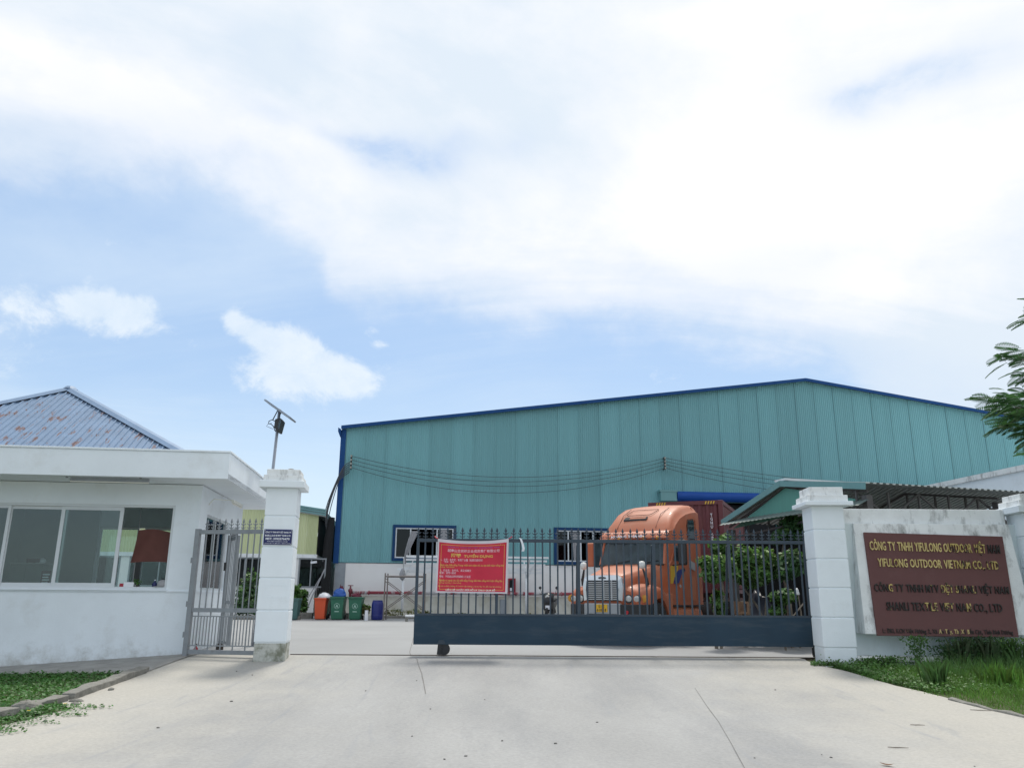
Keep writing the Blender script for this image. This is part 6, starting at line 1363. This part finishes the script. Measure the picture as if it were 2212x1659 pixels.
for i, (p, k) in enumerate(tips):
    if i % 3 == 0: branch(p, .04).build('limb', M['bark'], tree)
    if i >= len(fg):                                           # the crown beyond the frame: joined
        for j in range(k):
            s = random.uniform(.6, 1.0); mt = Matrix.Translation(p+Vector((random.uniform(-.25, .25), random.uniform(-.25, .25), random.uniform(-.13, .13)))) @ Matrix.Rotation(random.uniform(0, 6.28), 4, 'Z') @ Matrix.Rotation(random.uniform(-.25, .5), 4, 'Y') @ Matrix.Rotation(random.uniform(-.5, .5), 4, 'X') @ Matrix.Scale(s, 4)
            kk = len(rest.v); rest.add(fm.v, fm.f); rest.xf(mt, kk)
        continue
    for j in range(k):
        o = link('frond', leaf_me, tree, p + Vector((random.uniform(-.22, .20), random.uniform(-.25, .25), random.uniform(-.13, .13))))
        yaw = math.pi + random.uniform(-1.0, 1.0)
        o.rotation_euler = (random.uniform(-.5, .5), random.uniform(-.25, .5), yaw); s = random.uniform(.55, .95); o.scale = (s, s, s)

rest.build('crown', M['frond'], tree)['kind'] = 'stuff'
# ------------------------------------------------------------------ verges: grass, kerb, weeds, litter
def blades(name, sampler, n, h0, h1, w, mat, lean=.35):
    mb = MB()
    for _ in range(n):
        x, y, s = sampler(); z = gz(x, y)-.04; g = random.uniform(0, 6.28); h = random.uniform(h0, h1)*s; dx, dy = math.cos(g)*w, math.sin(g)*w; lx, ly = random.gauss(0, lean)*h, random.gauss(0, lean)*h
        mb.add([(x-dx, y-dy, z), (x+dx, y+dy, z), (x+dx*.6+lx*.45, y+dy*.6+ly*.45, z+h*.6), (x+lx, y+ly, z+h), (x-dx*.6+lx*.45, y-dy*.6+ly*.45, z+h*.6)], [(0, 1, 2, 3, 4)])
    o = mb.build(name, mat); o['kind'] = 'stuff'; return o
def xl_edge(y): return edge(LEFT, y)-.16 + .06*math.sin(y*3.1)
def left_sample():
    while True:
        y = random.uniform(10.6, 17.5); xr_ = xl_edge(y); w = 5.5 if y > 12.2 else 3.5; x = xr_-abs(random.random())*w
        if y > 16.15+(-7.05-x)*.32: continue
        return x, y, 1.0
mb = MB()
for _ in range(24000):
    x, y, s = left_sample(); leafquad(mb, (x, y, gz(x, y)+abs(random.gauss(0, .028))+.0), random.uniform(.018, .036), Vector((random.gauss(0, .5), random.gauss(0, .5), 1)).normalized(), .75)
o = mb.build('ground_cover', M['clover']); o['kind'] = 'stuff'
blades('lawn_grass', left_sample, 7000, .04, .11, .004, M['grass'])
# runners creeping past the kerb on to the concrete
def creep():
    y = random.uniform(10.2, 12.9); x = edge(LEFT, y)-.35+random.random()**2*1.0*(.5+.5*math.sin(y*5+1)**2); return x, y
mb = MB()
for _ in range(1900):
    x, y = creep(); leafquad(mb, (x, y, gz(x, y)+.012+abs(random.gauss(0, .02))), random.uniform(.014, .028), Vector((random.gauss(0, .5), random.gauss(0, .5), 1)).normalized(), .75)
o = mb.build('creeping_clover', M['clover']); o['kind'] = 'stuff'
sheet('verge_soil', [(6.3, -40, -6.95), (9, -30, -6.9), (11.2, -24, -6.75), (13, -24, -6.9), (15, -24, -7.05), (17.2, -24, -7.3)], M['soil'], -.022, 80)
M['apron'] = MAT('apron concrete', (.27, .265, .25), .9, var=.2, scale=3, dirt=(.16, .155, .13), dirt_amt=.6, dirt_scale=2.5, bump=.4)
# apron strip along the guardhouse wall
mb = MB()
for i in range(25):
    x = -12+4.98*i/24; ya, yb_2 = 16.10+(-7.05-x)*.32, 18.95-(-7.05-x)*.1228+.05
    for j in range(5): y = ya+(yb_2-ya)*j/4; mb.v.append((x, y, gz(x, y)+.012))
for i in range(24):
    for j in range(4): A = i*5+j; mb.f.append((A, A+5, A+6, A+1)); mb.m.append(0)
o = mb.build('apron', M['apron']); o['kind'] = 'structure'
# broken kerb
def kerb_piece(pts, label, w=.22, h=.10):
    mb = MB(); rings = []
    for i, (x, y) in enumerate(pts):
        q = Vector(pts[min(i+1, len(pts)-1)])-Vector(pts[max(i-1, 0)]); n = Vector((-q.y, q.x)).normalized(); z = gz(x, y); j = lambda a: random.uniform(-a, a)
        rings.append([Vector((x+n.x*s*w/2+j(.012), y+n.y*s*w/2+j(.012), z+t*(h+j(.018))-.03*(1-t))) for s, t in ((-1, 0), (1, 0), (1, 1), (-1, 1))])
    return tag(mb.loft(rings).build('kerb_stone', M['old_concrete'], bevel=.012), label, 'kerb')
kerb_piece([(-7.12+.012*k, 16.4-.23*k) for k in range(14)], 'long weathered concrete kerb between the left lawn and the driveway')
kerb_piece([(-7.0-.02*k, 13.3-.16*k) for k in range(5)], 'cracked reddish end of the kerb beside the left lawn', .24, .08)
kerb_piece([(-6.98-.05*k, 12.0-.16*k) for k in range(5)], 'short mossy kerb block sunk in the clover at the left edge', .26, .12)
heap('rubble', 'grey lump of broken kerb rubble between the kerb pieces', 'rubble', (-7.12, 12.55, gz(-7, 12.5)-.01), .22, .18, .13, M['old_concrete'], 21)
for k, (x, y) in enumerate(((-6.75, 13.25), (-6.62, 12.98), (-6.72, 14.3))):
    heap('stone', ['flat pale stone lying off the end of the left kerb', 'small pale stone nearest the clover on the driveway', 'small grey stone beside the middle of the left kerb'][k], 'stone', (x, y, gz(x, y)-.005), (.12, .07, .05)[k], .06, .045, M['old_concrete'], 30+k)
for k, (px, py) in enumerate(((35, 1531), (62, 1535), (140, 1520))):
    d = ray(px, py); t_ = 5.0
    while True:
        q = Vector((0, 0, EYE))+d*t_
        if q.z < gz(q.x, q.y)+.06: break
        t_ += .01
    o = thing('yellow_flower', ['leftmost of three yellow flowers in the clover by the kerb', 'middle of three yellow flowers in the clover by the kerb', 'rightmost of three yellow flowers in the clover by the kerb'][k], 'flower', tuple(q), 0, 'yellow flowers in the clover')
    mb = MB()
    for i in range(5): g = 1.257*i; mb.add([(0, 0, 0), (.022*math.cos(g-.4), .022*math.sin(g-.4), .008), (.034*math.cos(g), .034*math.sin(g), .012), (.022*math.cos(g+.4), .022*math.sin(g+.4), .008)], [(0, 1, 2, 3)])
    mb.build('petals', M['flower'], o); MB().tube([(0, 0, -.06), (0, 0, 0)], .003, 4).build('stem', M['clover'], o)
# right verge
sheet('verge_soil', [(6.3, 10.8, 60), (9, 8.7, 50), (12.6, 7.6, 40), (14.5, 7.2, 40), (15.4, 7.0, 40), (16.7, 6.85, 40), (17.8, 7.2, 40), (18.2, 7.3, 40)], M['soil'], -.02, 14)
def right_sample():
    y = 17.45-7.2*random.random()**1.25; x0 = edge(RIGHT, y)+.02+.07*math.sin(y*4.2)-.1*random.random()**3; x = x0+5.2*random.random()**1.15
    near = min(1.0, (x-x0)/.9); return x, y, (.45+.75*near)*(1 if y < 17.0 else .4)
blades('verge_grass', right_sample, 26000, .06, .20, .005, M['grass'], .4)
def right_tall():
    x = 8.5+3.8*random.random(); y = 17.6-1.6*random.random(); return x, y, 1.0
blades('tall_grass', right_tall, 2600, .16, .42, .006, M['weed'], .28)
mb = MB()
for _ in range(9000):
    y = 17.42-random.random()**1.3*2.9; x = edge(RIGHT, min(y, 17.8))+.05+random.random()**1.4*2.6
    leafquad(mb, (x, y, gz(x, y)+abs(random.gauss(0, .05))), random.uniform(.018, .04), Vector((random.gauss(0, .6), random.gauss(0, .6), 1)).normalized(), .6)
for _ in range(900):
    x, y = random.uniform(6.32, 7.3), 0; y = 17.78-.12*random.random()-.25*max(0, (x-6.5)); leafquad(mb, (x, y-random.random()*.16, gz(x, y)+abs(random.gauss(0, .05))), random.uniform(.015, .03), None, .6)
o = mb.build('weed_cover', M['weed']); o['kind'] = 'stuff'
r5 = lambda x, y: ((3000+x*.4403)/1.7966, (2480+y*.4403)/1.7966)
def tuft(label, x, y, h, n, mat, spread, group='weeds in front of the sign'):
    t = thing('weed_plant', label, 'weed', (x, y, gz(x, y)-.03), 0, group); mb = MB()
    for _ in range(n):
        g = random.uniform(0, 6.28); bx, by = random.gauss(0, spread*.25), random.gauss(0, spread*.25); hh = h*random.uniform(.5, 1.1); le = random.uniform(.05, .5)*hh; w = random.uniform(.007, .013); dx, dy = -math.sin(g)*w, math.cos(g)*w; ex, ey = math.cos(g)*le, math.sin(g)*le
        mb.add([(bx-dx, by-dy, 0), (bx+dx, by+dy, 0), (bx+dx+ex*.4, by+dy+ey*.4, hh*.6), (bx+ex, by+ey, hh*(.95-le*.3)), (bx-dx+ex*.4, by-dy+ey*.4, hh*.6)], [(0, 1, 2, 3, 4)])
    mb.build('blades', M[mat], t); return t
def leafy(label, x, y, h, n, mat, spread):
    t = thing('weed_plant', label, 'weed', (x, y, gz(x, y)-.02), 0, 'weeds in front of the sign'); mb = MB()
    for k in range(5): MB().tube([(0, 0, 0), (random.gauss(0, spread*.3), random.gauss(0, spread*.25), h*.6), (random.gauss(0, spread*.45), random.gauss(0, spread*.3), h*random.uniform(.8, 1))], [.008, .006, .003], 4).build('stem', M['weed'], t)
    for _ in range(n):
        f = random.random()**.7; leafquad(mb, (random.gauss(0, spread*.38*(.4+f)), random.gauss(0, spread*.3), h*f), random.uniform(.02, .045), None, .5)
    mb.build('leaves', M[mat], t); return t
for i, (px, py, h, kind, mat, lab, sp) in enumerate(((1985, 1440, .62, 'l', 'weed', 'tall leafy weed in front of the bottom middle of the brown sign', .28), (2050, 1440, .42, 'l', 'leaf_dark', 'dark leafy weed just right of the tall leafy weed under the sign', .42), (2095, 1436, .55, 'l', 'leaf_dark', 'dark bushy weed under the right half of the sign', .6), (2150, 1440, .62, 'l', 'leaf_dark', 'widest dark bushy weed under the right end of the sign', .7),
        (2080, 1450, .70, 't', 'reed', 'grey green reed tuft under the right half of the sign', .35), (2130, 1452, .72, 't', 'reed', 'tallest reed tuft beneath the right corner of the sign', .4), (2185, 1455, .66, 't', 'weed', 'green grass tuft at the right picture edge below the sign', .5), (2020, 1462, .55, 't', 'weed', 'arching grass tuft growing over the ledge below the sign', .35), (1880, 1436, .16, 'l', 'weed', 'low weed against the ledge nearest the right gate pillar', .4), (1930, 1445, .2, 'l', 'weed', 'low spreading weed against the ledge left of the tall weed', .5), (2210, 1430, .6, 'l', 'leaf_bright', 'yellowish leafy weed at the right end of the ledge', .4), (2160, 1500, .5, 't', 'grass', 'bright grass tuft in the middle of the right verge', .6), (2200, 1520, .4, 't', 'grass', 'bright grass tuft nearest the camera on the right verge', .5), (1851, 1412, .22, 't', 'reed', 'small dry tuft on the ledge beside the right pillar', .12))):
    Y = 17.75 if py < 1460 else 15.2; q = P(px, py, Y)
    y = 17.9 if i == 13 else Y
    (leafy if kind == 'l' else tuft)(lab, q.x, y if i != 13 else 18.1, h, 420 if kind == 'l' else 110, mat, sp)
kerb_piece([(7.2+.055*k, 13.9-.3*k) for k in range(12)], 'thin crumbling concrete kerb along the right verge', .09, .03)
heap('rubble', 'pale lump of rubble in the weeds at the foot of the sign wall', 'rubble', (9.15, 17.2, gz(9, 17.2)-.02), .12, .09, .10, M['sign_plaster'], 41)
heap('rubble', 'smaller pale rubble right of the first lump below the sign', 'rubble', (10.1, 17.1, gz(9, 17.1)-.02), .09, .07, .08, M['sign_plaster'], 42)
def gpix(px, py):
    d = ray(px, py); t_ = 5.0
    while True:
        q = Vector((0, 0, EYE))+d*t_
        if q.z < gz(q.x, q.y): return q
        t_ += .004
def dryleaf(px, py, s, label, g=None):
    q = gpix(px, py); mb = MB(); a = random.uniform(0, 6.28); n = 6
    for i in range(n+1):
        u = i/n*2-1; w = s*.42*(1-u*u); c, si = math.cos(a), math.sin(a); cu = s*.30*u*u
        for k in (-1, 0, 1): mb.v.append((u*s*c-k*w*si, u*s*si+k*w*c, .006+cu+(.25*w if k else 0)))
    for i in range(n):
        for k in range(2): A = i*3+k; mb.f.append((A, A+3, A+4, A+1)); mb.m.append(0)
    o = mb.build('dry_leaf', M['dry'], None, (q.x, q.y, gz(q.x, q.y)+.004)); tag(o, label, 'leaf', g)
dryleaf(1916, 1654, .075, 'curled reddish brown leaf at the bottom edge of the driveway')
dryleaf(212, 1458, .06, 'orange brown dead leaf lying on the left lawn'); dryleaf(2064, 1484, .10, 'pale brown dead leaf in the grass of the right verge'); dryleaf(1973, 1458, .07, 'pale dead leaf among the weeds below the sign')
def twig(px, py, l, a, label):
    q = gpix(px, py); mb = MB(); pts = [Vector((l*(f-.5)*math.cos(a)+.01*math.sin(f*7), l*(f-.5)*math.sin(a)+.01*math.cos(f*9), .012)) for f in (0, .3, .6, 1)]
    tag(mb.tube(pts, [.004, .006, .006, .003], 5).build('twig', M['bark'], None, (q.x, q.y, gz(q.x, q.y))), label, 'twig')
twig(1940, 1616, .22, -.15, 'dark bent twig lying on the driveway at bottom right'); twig(1982, 1567, .18, -.1, 'thin brown twig on the pale concrete right of centre'); twig(2120, 1535, .3, -.3, 'dark twig along the edge of the right verge')
litter = [(511, 1450), (341, 1572), (98, 1558), (500, 1515), (790, 1492), (930, 1531), (1047, 1511), (1006, 1633), (1775, 1630), (1795, 1636), (890, 1590), (1200, 1606), (1630, 1637), (1290, 1560), (900, 1470), (545, 1458), (140, 1662), (960, 1640), (2105, 1655), (1675, 1490), (1085, 1600)]
for i, (px, py) in enumerate(litter):
    if py > 1656: continue
    q = gpix(px, py); r = random.Random(i*7+1); s = r.uniform(.012, .026)*(1.5 if i < 3 else 1)
    mb = MB(); mb.lathe([(s*.7, 0), (s, s*.25), (s*.75, s*.55), (s*.2, s*.7)], 7)
    mb.v = [(v[0]*(1+r.uniform(-.2, .3)), v[1]*.7*(1+r.uniform(-.2, .2)), v[2]) for v in mb.v]
    tag(mb.build('pebble', M['pebble'] if 'pebble' in M else M.setdefault('pebble', MAT('grey pebble', (.17, .165, .155), .9, var=.3)), None, (q.x, q.y, gz(q.x, q.y)), rot=(0, 0, r.uniform(0, 6))), 'small dark pebble or crumb lying on the concrete driveway', 'pebble', 'crumbs scattered on the driveway')
